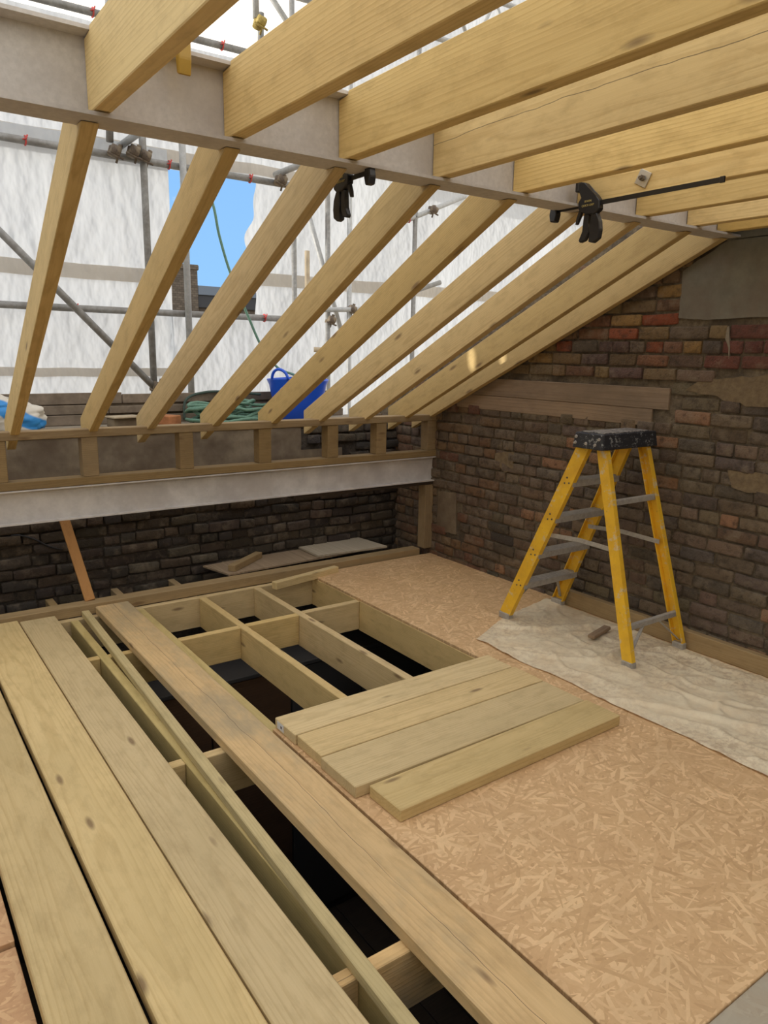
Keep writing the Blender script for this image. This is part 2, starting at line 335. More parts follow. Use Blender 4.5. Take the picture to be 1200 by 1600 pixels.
def frame_to(A, B, up=Vector((0, 0, 1))):
    A, B = Vector(A), Vector(B); x = (B-A).normalized(); y = up.cross(x)
    if y.length < 1e-4: y = Vector((0, 1, 0)).cross(x)
    y.normalize(); z = x.cross(y); M = Matrix((x, y, z)).transposed().to_4x4(); M.translation = A; return M, (B-A).length
def timber(name, A, B, wd, dp, mat, parent=None, plumb=0.0, up=Vector((0, 0, 1)), bevel=0.003):
    """A,B: middle of the end faces; wd across, dp deep; plumb shears the ends"""
    M, L = frame_to(A, B, up); bm = bmesh.new(); vs = bm_box(bm, 0, L, -wd/2, wd/2, -dp/2, dp/2)
    if plumb:
        for v in vs: v.co.x += v.co.z*plumb
    # lengthwise cuts so that long timbers are not perfectly straight
    o = put(name, finish(bm, name, bevel=bevel), mat, parent, mw=M); return o
def tube_me(name, pts, r, seg=10, closed=False, smooth=True, radii=None):
    bm = bmesh.new(); pts = [Vector(p) for p in pts]; rings = []; n = len(pts); prev = None
    for i, p in enumerate(pts):
        a = pts[i-1] if (i or closed) else p; b = pts[(i+1) % n] if (i < n-1 or closed) else p
        t = (b-a).normalized()
        if prev is None: s = t.orthogonal().normalized()
        else:
            s = prev-t*prev.dot(t); s.normalize()
        prev = s; q = t.cross(s); ri = radii[i] if radii else r
        rings.append([bm.verts.new(p+(s*math.cos(k*2*math.pi/seg)+q*math.sin(k*2*math.pi/seg))*ri) for k in range(seg)])
    for i in range(n if closed else n-1):
        u, v = rings[i], rings[(i+1) % n]
        for k in range(seg): bm.faces.new((u[k], u[(k+1) % seg], v[(k+1) % seg], v[k]))
    if not closed: bm.faces.new(rings[0][::-1]); bm.faces.new(rings[-1])
    return finish(bm, name, smooth)
def grid_me(name, nu, nv, fn, smooth=True):
    vs = [tuple(fn(i/nu, j/nv)) for j in range(nv+1) for i in range(nu+1)]
    fs = [(j*(nu+1)+i, j*(nu+1)+i+1, (j+1)*(nu+1)+i+1, (j+1)*(nu+1)+i) for j in range(nv) for i in range(nu)]
    me = bpy.data.meshes.new(name); me.from_pydata(vs, [], fs)
    if smooth:
        for p in me.polygons: p.use_smooth = True
    return me
def N(x, y, z=0.0): return mnoise.noise(Vector((x, y, z)))
def text_me(body, size, depth=0.0008):
    c = bpy.data.curves.new('lettering', 'FONT'); c.body = body; c.size = size; c.extrude = depth; c.align_x = 'CENTER'; c.align_y = 'CENTER'
    o = bpy.data.objects.new('tmp', c); me = bpy.data.meshes.new_from_object(o); bpy.data.objects.remove(o); return me

# ------------------------------------------------------------------ key planes
XW = 3.66           # right party wall
YB = 4.95           # inner face of the back wall

def rake(y): return 2.12-0.467*(y-2.222)      # underside of the rafters
def wall_top(y): return rake(max(y, 2.25))+0.40 if y > 1.9 else 2.70

# ------------------------------------------------------------------ party wall on the right (structure, bricks are its parts)
prof = [(-1.6, -2.6), (5.45, -2.6), (5.45, 1.02), (4.95, wall_top(4.95)), (2.25, wall_top(2.25)), (1.9, 2.70), (-1.6, 2.70)]
wr = struct(put('wall_right', prism_me('wall_right', prof, 0.22), M_MORTAR, loc=(XW-0.016, 0, 0)))
wr['label'] = 'exposed old brick party wall on the right'
# brick meshes, unit size, front towards -X
def brick_variant(k):
    rn = random.Random(100+k); bm = bmesh.new(); ny, nz_ = 4, 3; fr = []
    for j in range(nz_+1):
        row = []
        for i in range(ny+1):
            y = (-0.5, -0.455, 0.03, 0.46, 0.5)[i]; z = (-0.5, -0.40, 0.39, 0.5)[j]; edge = i in (0, ny) or j in (0, nz_); cor = i in (0, ny) and j in (0, nz_)
            x = -0.5+(0.14 if cor else 0.05 if edge else 0.0)+rn.uniform(-0.045, 0.045)
            yy = y*(0.975 if cor else 1.0)+(rn.uniform(-0.025, 0.025)); zz = z*(0.94 if cor else 0.99)+rn.uniform(-0.04, 0.04)
            row.append(bm.verts.new((x, yy, zz)))
        fr.append(row)
    for j in range(nz_):
        for i in range(ny): bm.faces.new((fr[j][i], fr[j][i+1], fr[j+1][i+1], fr[j+1][i]))
    per = fr[0]+[fr[j][ny] for j in range(1, nz_+1)]+fr[nz_][ny-1::-1]+[fr[j][0] for j in range(nz_-1, 0, -1)]
    bk = [bm.verts.new((0.5, v.co.y, v.co.z)) for v in per]
    for i in range(len(per)): bm.faces.new((per[i], per[(i+1) % len(per)], bk[(i+1) % len(per)], bk[i]))
    bmesh.ops.recalc_face_normals(bm, faces=bm.faces)
    me = bpy.data.meshes.new('brick'); bm.to_mesh(me); bm.free(); me.materials.append(M_BRICK)
    for p in me.polygons: p.use_smooth = True
    return me
BV = [brick_variant(k) for k in range(12)]
rb = random.Random(3)
def jit(c, a=0.18):
    f = 1+rb.uniform(-a, a); return (c[0]*f*(1+rb.uniform(-.07, .07)), c[1]*f, c[2]*f*(1+rb.uniform(-.1, .1)), 1)
LOW = [(0.150, 0.112, 0.078), (0.125, 0.095, 0.070), (0.165, 0.120, 0.080), (0.110, 0.085, 0.066), (0.140, 0.095, 0.065), (0.175, 0.135, 0.09)]
DARKB = [(0.085, 0.072, 0.05), (0.10, 0.08, 0.052), (0.075, 0.06, 0.045)]
UP = [(0.19, 0.13, 0.066), (0.17, 0.11, 0.06), (0.23, 0.145, 0.052), (0.12, 0.075, 0.058), (0.17, 0.085, 0.046), (0.09, 0.068, 0.052), (0.15, 0.105, 0.07)]
MAROON = [(0.13, 0.05, 0.038), (0.16, 0.062, 0.044), (0.12, 0.056, 0.046)]
def brick_col(y, z):
    if z > 1.47 and y < 2.16: return jit(rb.choice(MAROON))
    if z > 1.40:
        c = rb.choice(UP)
        if rb.random() < 0.10: c = (0.26, 0.075, 0.035)
        return jit(c)
    if z < 0.35 and y > 4.17: return jit((0.24, 0.13, 0.075))
    if rb.random() < 0.05: return jit((0.27, 0.15, 0.08))
    if 3.6 < y and z < 0.65: return jit(rb.choice(DARKB+LOW))
    return jit(rb.choice(LOW))
def in_skip(y0, y1, z0, z1):
    ym, zm = (y0+y1)/2, (z0+z1)/2
    if zm > 1.20 and zm < 1.40 and ym > 2.42 and ym < 4.3: return True            # bond timber
    if zm > 1.76 and ym < 2.42: return True                                      # grey render
    if 1.335 < zm < 1.47 and ym < 2.24: return True                              # tan render
    if ym > 4.17 and ym < 4.38 and zm < 0.52 and zm > 0.2: return True           # smooth cement strip
    return False
cand = []
course = 0.0735; zc = -0.035; row = 0
while zc < 2.75:
    y = -1.55-rb.uniform(0, 0.2)
    hd = row % 3 == 1
    while y < 5.43:
        L = rb.uniform(0.10, 0.125) if (hd and rb.random() < 0.85) or rb.random() < 0.22 else rb.uniform(0.195, 0.235)
        y0, y1, z0, z1 = y, y+L-0.012, zc, zc+course-0.011
        if y1 < 5.44 and z1 < min(wall_top(y0), wall_top(y1)) and not in_skip(y0, y1, z0, z1):
            vis = y1 > 1.62 and z1 < rake(max(y0, 2.0))+0.06 and y0 < 4.94
            cand.append((y0, y1, z0, z1, vis))
        y += L
    zc += course; row += 1
visb = [c for c in cand if c[4]]; visb.sort(key=lambda c: c[0]); parts = visb[:300]; rest = [c for c in cand if c not in set(parts)]
def wav(y, z): return 0.010*N(y*0.8, z*1.5, 3.3)
for (y0, y1, z0, z1, _) in parts:
    o = put('brick', rb.choice(BV), None, wr)
    pr = rb.uniform(-0.006, 0.006)-(0.003 if z0 > 1.4 else 0)
    zz = (z0+z1)/2+wav((y0+y1)/2, z0)
    M = Matrix.Translation((0.014+pr, (y0+y1)/2, zz)) @ Matrix.Rotation(rb.uniform(-0.02, 0.02), 4, 'X') @ Matrix.Diagonal((0.05, (y1-y0)*rb.uniform(.97, 1.02), (z1-z0)*rb.uniform(.93, 1.04), 1))
    o.matrix_local = M; o.color = brick_col((y0+y1)/2, (z0+z1)/2)
def brick_stuff(name, lst, parent, xf, mat):
    vs = []; fs = []
    for (y0, y1, z0, z1, _) in lst:
        me = rb.choice(BV); b = len(vs); pr = rb.uniform(-0.006, 0.006)
        for v in me.vertices: vs.append(xf(v.co.x*0.05+pr, (y0+y1)/2+v.co.y*(y1-y0), (z0+z1)/2+v.co.z*(z1-z0)+wav(y0, z0)))
        for p in me.polygons: fs.append([b+i for i in p.vertices])
    m = bpy.data.meshes.new(name); m.from_pydata(vs, [], fs)
    for p in m.polygons: p.use_smooth = True
    o = put(name, m, mat, parent); o['kind'] = 'stuff'; return o
brick_stuff('far_bricks', rest, wr, lambda a, b, c: (a+0.014, b, c), M_BRICK_ISL)
# old bond timbers let into the brickwork
def blob(name, pts, t, mat, x=-0.035, sub=6, amp=0.012, seed=0.0):
    out = []
    for i, p in enumerate(pts):
        q = pts[(i+1) % len(pts)]
        for k in range(sub):
            f = k/sub; a = p[0]+(q[0]-p[0])*f; b = p[1]+(q[1]-p[1])*f
            out.append((a+amp*N(a*14, b*14, seed), b+amp*N(a*14, b*14, seed+9)))
    return put(name, prism_me(name, out, t), mat, wr, loc=(x, 0, 0))
o = timber('bond_timber', (0.010, 4.30, 1.338), (0.010, 2.44, 1.333), 0.05, 0.118, W_OLD, wr); o['label'] = 'upper grey weathered timber bedded in the brick wall'
o = timber('bond_timber', (0.012, 4.33, 1.228), (0.012, 2.54, 1.226), 0.05, 0.096, W_OLD, wr); o['label'] = 'lower grey weathered timber bedded in the brick wall'
blob('render_patch', [(2.43, 1.765), (2.19, 1.748), (1.2, 1.74), (1.2, 2.13), (2.19, 2.13), (2.43, 2.0)], 0.05, M_RENDER, -0.013, 6, 0.01)['label'] = 'smooth grey cement render patch under the beam end'
blob('render_patch', [(2.42, 2.13), (2.20, 2.13), (0.9, 2.13), (0.9, 2.62), (2.1, 2.62), (2.42, 2.30)], 0.05, M_RENDER, -0.013, 6, 0.008, 4)
blob('render_patch', [(2.35, 1.385), (2.26, 1.45), (2.0, 1.475), (1.2, 1.48), (1.2, 1.33), (2.0, 1.325), (2.25, 1.375)], 0.05, M_RENDER_TAN, -0.013, 6, 0.02, 2)['label'] = 'crumbly tan lime render patch'
blob('mortar_smear', [(3.77, 0.88), (3.70, 0.90), (3.60, 0.91), (3.585, 0.80), (3.66, 0.76), (3.76, 0.82)], 0.05, M_RENDER_TAN, -0.015, 4, 0.012, 1)
blob('mortar_smear', [(2.06, 0.99), (1.86, 1.00), (1.70, 0.97), (1.72, 0.90), (2.02, 0.90)], 0.05, M_RENDER_TAN, -0.015, 4, 0.02, 5)
blob('mortar_smear', [(2.165, 1.70), (2.14, 1.715), (2.125, 1.62), (2.118, 1.555), (2.13, 1.60), (2.15, 1.65)], 0.05, M_COPING, -0.015, 4, 0.008, 6)['label'] = 'pale filler squeezed into the brick joint'
blob('mortar_smear', [(4.38, 0.52), (4.17, 0.53), (4.16, 0.22), (4.38, 0.20)], 0.05, M_RENDER_BACK, -0.013, 6, 0.012, 8)
blob('mortar_smear', [(3.02, 0.46), (2.92, 0.46), (2.90, 0.36), (3.0, 0.34)], 0.05, M_RENDER_TAN, -0.015, 4, 0.02, 11)

# ------------------------------------------------------------------ back wall (structure)
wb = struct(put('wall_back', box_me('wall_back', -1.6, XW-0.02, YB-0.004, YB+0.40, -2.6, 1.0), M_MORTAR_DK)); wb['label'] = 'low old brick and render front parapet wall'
rend = grid_me('render_face', 90, 14, lambda u, v: (-1.6+u*(4.70-0.25*v*0-0.0), YB-0.012+0.008*N((-1.6+u*4.7)*6, v*5)+0.0, 0.60+v*0.40))
r_ = put('render_face', rend, M_RENDER_BACK, wb)
# trim render on the right with a raking end: bricks show there
bm = bmesh.new(); bm.from_mesh(rend)
bmesh.ops.delete(bm, geom=[v for v in bm.verts if v.co.x > 3.10-0.55*max(0, (0.92-v.co.z))*0+(-0.35 if v.co.z > 0.85 else 0)], context='VERTS')
bm.to_mesh(rend); bm.free()
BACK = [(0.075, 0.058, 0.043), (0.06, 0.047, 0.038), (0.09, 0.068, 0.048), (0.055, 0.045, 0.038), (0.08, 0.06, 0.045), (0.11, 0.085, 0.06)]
cnt = 0
zc = -0.38; row = 0; back_rest = []
while zc < 0.98:
    x = -0.6+rb.uniform(0, 0.1) if zc < 0.52 else 2.74+rb.uniform(0, 0.05)
    while x < XW-0.06:
        L = rb.uniform(0.10, 0.13) if rb.random() < 0.4 else rb.uniform(0.18, 0.25)
        L = min(L, XW-0.01-x); hgt = course*rb.uniform(0.9, 1.05)
        if L > 0.05 and not (zc > 0.52 and x < 3.10-(0.36 if zc > 0.80 else 0)+0.0):
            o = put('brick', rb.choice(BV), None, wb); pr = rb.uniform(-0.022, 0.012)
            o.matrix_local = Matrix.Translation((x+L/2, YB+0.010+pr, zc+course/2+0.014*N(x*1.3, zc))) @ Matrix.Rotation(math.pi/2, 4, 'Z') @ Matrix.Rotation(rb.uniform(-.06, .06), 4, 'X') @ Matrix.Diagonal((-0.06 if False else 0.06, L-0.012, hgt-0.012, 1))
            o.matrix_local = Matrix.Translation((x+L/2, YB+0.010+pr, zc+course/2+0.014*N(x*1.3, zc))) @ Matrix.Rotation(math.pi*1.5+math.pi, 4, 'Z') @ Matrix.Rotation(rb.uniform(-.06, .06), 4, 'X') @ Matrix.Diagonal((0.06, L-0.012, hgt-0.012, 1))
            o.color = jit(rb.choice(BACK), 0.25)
        x += L
    zc += course; row += 1
cop = struct(put('trim_1', box_me('coping', -1.6, XW, YB-0.02, 5.46, 1.0, 1.035, 0.006), M_COPING)); cop['label'] = 'rough cement capping on the parapet wall'
# outer upstand of boards beyond the capping
ou = struct(put('wall_outer', box_me('wall_outer', -1.6, 3.4, 5.445, 5.465, 1.036, 1.235), M_SLATE)); ou['label'] = 'low boarded upstand at the foot of the sheeting'
for k, (z0, z1, x1) in enumerate(((1.037, 1.105, 3.4), (1.110, 1.172, 3.35), (1.178, 1.255, 3.3))):
    for q, (xa, xb) in enumerate(((-1.6, 1.36+0.1*k), (1.365+0.1*k, x1))):
        put('plank', box_me('plank', xa, xb, 5.40+0.012*k, 5.443, z0, z1-(0.012 if q else 0), 0.003), M_SLATE, ou)

struct(put('wall_left_added', box_me('wall_left_added', -2.72, -2.58, -2.65, YB, -0.02, 1.20), M_MORTAR))['label'] = 'low unseen wall added on the left to cut light from the sheet'  # unseen, added to keep the side sheet's glow off the timber undersides
wre = struct(put('wall_rear_added', box_me('wall_rear_added', -2.7, XW, -2.85, -2.65, -0.06, 2.60), M_RENDER)); wre['label'] = 'unseen wall added behind the viewer to block low light'  # unseen, added to stop low light from behind reaching the rafter undersides
# ------------------------------------------------------------------ room below (dark)
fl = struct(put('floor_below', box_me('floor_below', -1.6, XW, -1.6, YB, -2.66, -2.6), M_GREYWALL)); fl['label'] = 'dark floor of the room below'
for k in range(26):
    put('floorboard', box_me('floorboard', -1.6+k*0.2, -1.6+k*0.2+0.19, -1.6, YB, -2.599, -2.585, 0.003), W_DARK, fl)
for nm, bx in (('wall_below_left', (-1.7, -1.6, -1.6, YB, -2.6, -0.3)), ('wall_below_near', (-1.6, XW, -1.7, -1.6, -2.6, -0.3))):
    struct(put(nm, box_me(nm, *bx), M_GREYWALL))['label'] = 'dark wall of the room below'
# surrounding unseen deck that closes the floor, dark to cut bounced light
dk = struct(put('floor', box_me('floor', -2.7, XW, -2.65, -0.30, -0.06, -0.02), M_MORTAR_DK)); dk['label'] = 'boarded floor deck behind the viewer'
struct(put('floor_side', box_me('floor_side', -2.7, -0.55, -0.29, YB, -0.06, -0.02), M_MORTAR_DK))['label'] = 'boarded floor deck at the far left'
# built-in cupboard below
cb = tag(empty('wardrobe', (2.3, 4.5, -2.58)), 'dark wooden wardrobe with grey top seen through the joists below', 'wardrobe')
def child_box(name, b, mat, par, bevel=0.004):
    l = par.location; return put(name, box_me(name, b[0]-l.x, b[1]-l.x, b[2]-l.y, b[3]-l.y, b[4]-l.z, b[5]-l.z, bevel), mat, par)
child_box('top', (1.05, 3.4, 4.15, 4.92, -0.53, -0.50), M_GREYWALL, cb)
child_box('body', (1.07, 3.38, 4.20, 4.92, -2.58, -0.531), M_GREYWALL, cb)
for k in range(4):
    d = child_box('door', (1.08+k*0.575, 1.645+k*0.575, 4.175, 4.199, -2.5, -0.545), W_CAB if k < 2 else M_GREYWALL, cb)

# ------------------------------------------------------------------ floor structure: joists, trimmer, noggings, sill
JT = -0.018; JD = 0.20
def fj(x0, x1, y0, y1, label, mat=W_JOIST):
    return tag(timber('floor_joist', ((x0+x1)/2, y0, JT-JD/2), ((x0+x1)/2, y1, JT-JD/2), x1-x0, JD, mat), label, 'joist', 'floor joists')
fj(1.290, 1.335, 0.10, 4.437, 'floor joist running alongside the wide weathered plank', W_GREEN)
fj(1.698, 1.743, 0.10, 4.437, 'floor joist through the middle of the opening, second right of the weathered plank')
fj(2.085, 2.130, 0.10, 4.437, 'floor joist through the right of the opening, third right of the weathered plank')
fj(2.538, 2.583, 0.10, 4.437, 'floor joist under the edge of the far chipboard beside the opening')
fj(0.905, 0.950, 0.10, 4.437, 'floor joist beside the rightmost of the long planks', W_GREEN)
tag(timber('trimmer', (-0.5, 4.461, JT-JD/2), (2.62, 4.461, JT-JD/2), 0.045, JD, W_JOIST), 'long trimmer joist along the far end of the floor opening', 'joist')
def nog(x0, x1, y, label, dp=0.19, mat=W_JOIST):
    return tag(timber('nogging', (x0+.001, y, JT-dp/2-0.001), (x1-.001, y, JT-dp/2-0.001), 0.046, dp, mat), label, 'nogging', 'noggings between the joists')
nog(1.335, 1.698, 3.822, 'left of the three short noggings crossing the floor opening')
nog(1.743, 2.085, 3.828, 'middle one of the three short noggings crossing the floor opening')
nog(2.130, 2.538, 3.845, 'right of the three short noggings crossing the floor opening')
nog(0.950, 1.290, 3.80, 'farthest nogging in the dark slot left of the weathered plank')
nog(0.950, 1.290, 2.59, 'middle nogging in the dark slot left of the weathered plank')
nog(0.950, 1.290, 1.365, 'nearest nogging in the dark slot left of the weathered plank', 0.19, W_WEATH)
nog(0.45, 0.905, 3.81, 'farthest nogging end showing right of the long planks')
nog(0.45, 0.905, 2.595, 'middle nogging end showing right of the long planks')
nog(0.45, 0.905, 1.37, 'nearest nogging end showing right of the long planks', 0.19, W_WEATH)
tag(timber('sill_plate', (-0.8, 4.54, 0.0155), (3.545, 4.53, 0.0155), 0.095, 0.065, W_SILL), 'long timber sill plate lying along the foot of the back wall', 'timber')
for xs, lb in ((0.888, 'joist end behind the sill, left of the leaning orange batten'), (1.295, 'joist end behind the sill, just right of the leaning orange batten'), (1.685, 'joist end behind the sill beside the brown board offcut')):
    tag(timber('joist_end', (xs, 4.50, -0.118), (xs, 4.935, -0.118), 0.046, 0.20, W_SILL), lb, 'joist', 'joist ends at the back wall')

# OSB decking
def board(name, x0, x1, y0, y1, z0, z1, mat, label, cat, bevel=0.0015, group=None):
    c = Vector(((x0+x1)/2, (y0+y1)/2, z0)); me = box_me(name, x0-c.x, x1-c.x, y0-c.y, y1-c.y, 0, z1-z0, bevel)
    return tag(put(name, me, mat, loc=c), label, cat, group)
board('osb_board', 2.540, XW-0.006, 2.600, 4.470, JT+.0005, 0, M_OSB, 'strand board floor panel in the far corner by the brick wall', 'board', group='strand board panels')
board('osb_board', 1.292, XW-0.006, 0.752, 2.597, JT+.0005, 0, M_OSB, 'large strand board floor panel filling the right foreground', 'board', group='strand board panels')
board('osb_board', 1.292, XW-0.006, -0.29, 0.751, JT-.004, -0.006, M_OSB_GREY, 'dusty grey board in the bottom right corner of the floor', 'board', group='strand board panels')
board('osb_board', -0.54, 0.198, 1.954, 4.40, JT-.01, -0.004, M_OSB_RED, 'orange strand board at the left edge, upper of the two', 'board', group='strand board panels')
board('osb_board', -0.54, 0.198, -0.28, 1.946, JT-.022, -0.016, M_OSB_RED, 'orange strand board at the bottom left corner, lower of the two', 'board', group='strand board panels')

# long planks
def plank(x0, x1, y0, y1, z0, th, mat, label, skew=0.0, group='loose long planks'):
    return tag(timber('plank', ((x0+x1)/2-skew, y0, z0+th/2), ((x0+x1)/2+skew, y1, z0+th/2), x1-x0, th, mat, bevel=0.004), label, 'plank', group)
plank(0.209, 0.404, -0.2, 4.30, JT+.001, 0.047, W_PLANK, 'leftmost long plank with reddish grain along its right edge')
plank(0.421, 0.631, -0.2, 4.475, JT+.001, 0.047, W_PLANK, 'middle one of the three long planks, between two narrow gaps')
plank(0.637, 0.825, -0.2, 4.445, JT+.001, 0.047, W_PLANK, 'rightmost of the three long planks, beside the narrow batten')
plank(1.062, 1.258, 0.45, 4.485, JT+.001, 0.047, W_WEATH, 'wide weathered plank with a long crack and grey stains across the opening')
tag(timber('batten', (1.000, 4.475, 0.001), (0.885, 0.35, 0.001), 0.042, 0.036, W_GREEN), 'thin pale batten lying on the joist beside the long planks', 'batten')
# four short boards
for i, (x0, x1, ya, yb, lb) in enumerate(((1.306, 2.522, 2.428, 2.606, 'farthest of the four short boards, with a white label on its end'),
                                        (1.312, 2.533, 2.232, 2.424, 'second of the four short boards from the floor opening, reddish'),
                                        (1.306, 2.530, 1.984, 2.228, 'third of the four short boards from the floor opening'),
                                        (1.356, 2.545, 1.784, 1.970, 'nearest of the four short boards, shifted to the right with a cracked edge'))):
    t = tag(timber('short_board', (x0, (ya+yb)/2-0.004, 0.0245), (x1, (ya+yb)/2+0.012*(i == 3)-0.004*(i < 3)+.004, 0.0245), yb-ya-0.003, 0.047, W_PLANK if i != 1 else W_JOIST, bevel=0.003), lb, 'board', 'short boards laid side by side')
    if i == 0:
        put('label', box_me('label', -0.0012, 0.0, 0.010, 0.066, -0.014, 0.018), M_LABEL, t)
        put('label_print', box_me('label_print', -0.0016, -0.0012, 0.026, 0.036, -0.004, 0.007), M_INK, t)

# loose offcuts by the back wall
c = Vector((2.0, 4.6, 0.05))
me = prism_me('board_offcut', [(-0.10, 0.29), (-0.03, 0.0), (1.30, 0.06), (1.28, 0.33), (0.5, 0.33)], 0.012)
o = put('board_offcut', me, M_OSB_DARK); o.matrix_world = Matrix(((0, 1, 0, 2.0), (0, 0, 1, 4.585), (1, 0, 0, 0.049), (0, 0, 0, 1))); tag(o, 'brown board offcut lying across the sill and joist ends at the back', 'board')
me = prism_me('ply_offcut', [(0.0, 0.31), (0.0, 0.0), (0.60, -0.04), (0.56, 0.33)], 0.014)
o = put('ply_offcut', me, M_PLY); o.matrix_world = Matrix(((0, 1, 0, 2.70), (0, 0, 1, 4.625), (1, 0, 0, 0.064), (0, 0, 0, 1))); tag(o, 'pale grey board offcut lying on top of the brown one', 'board')
tag(timber('timber_offcut', (2.01, 4.63, 0.084), (2.33, 4.86, 0.084), 0.055, 0.045, W_SILL), 'short square offcut lying on the brown board', 'offcut')
tag(timber('timber_offcut', (2.175, 4.315, 0.016), (2.735, 4.425, 0.016), 0.05, 0.05, W_PLANK), 'longer pale offcut lying across the trimmer and board edge', 'offcut')
o = tag(timber('leaning_batten', (1.052, 4.56, 0.048), (0.985, 4.80, 0.530), 0.060, 0.022, W_RED, up=Vector((0, 1, 0.2))), 'orange redwood batten leaning on the back wall', 'batten')
tag(timber('timber_length', (3.600, 3.02, 0.050), (3.588, -0.2, 0.050), 0.045, 0.098, W_SILL), 'long timber lying along the foot of the brick wall behind the ladder', 'timber')
o = tag(timber('small_offcut', (3.205, 2.500, 0.032), (3.405, 2.548, 0.032), 0.042, 0.02, W_OLD), 'small dirty wood offcut on the dust sheet under the ladder', 'offcut')

# ------------------------------------------------------------------ dust sheet
def sheet_fn(u, v):
    y = 3.02-v*2.35
    xl = 2.685+0.02*N(y*3, 1.0)+0.02*math.sin(y*9)*0.4; xr = 3.560
    x = xl+u*(xr-xl)
    if v < 0.25: y += (u-0.25)*0.18*(1-v/0.25) - (0.10*(1-u*2.2) if u < 0.45 else 0)*(1-v/0.25)
    r1 = abs(N(x*2.3+5, y*1.9+x*1.2, 2.0)); r2 = abs(N(x*6, y*5.0, 7.0)); 
    z = 0.004+0.030*max(0, 1-r1*9)*(0.35+0.65*abs(N(x*3, y*3, 11)))+0.010*max(0, 1-r2*5)+0.006*(1+N(x*20, y*20, 4))*0.5
    e = min(u, 1-u, v*1.2)*9; z = 0.003+(z-0.003)*min(1, 0.35+e)
    if u < 0.02: z += 0.008*max(0, N(y*4, 2.2))
    return (x, y, z)
ds = tag(put('dust_sheet', grid_me('dust_sheet', 110, 260, sheet_fn), M_POLY), 'crumpled translucent dust sheet spread under the ladder', 'sheet')

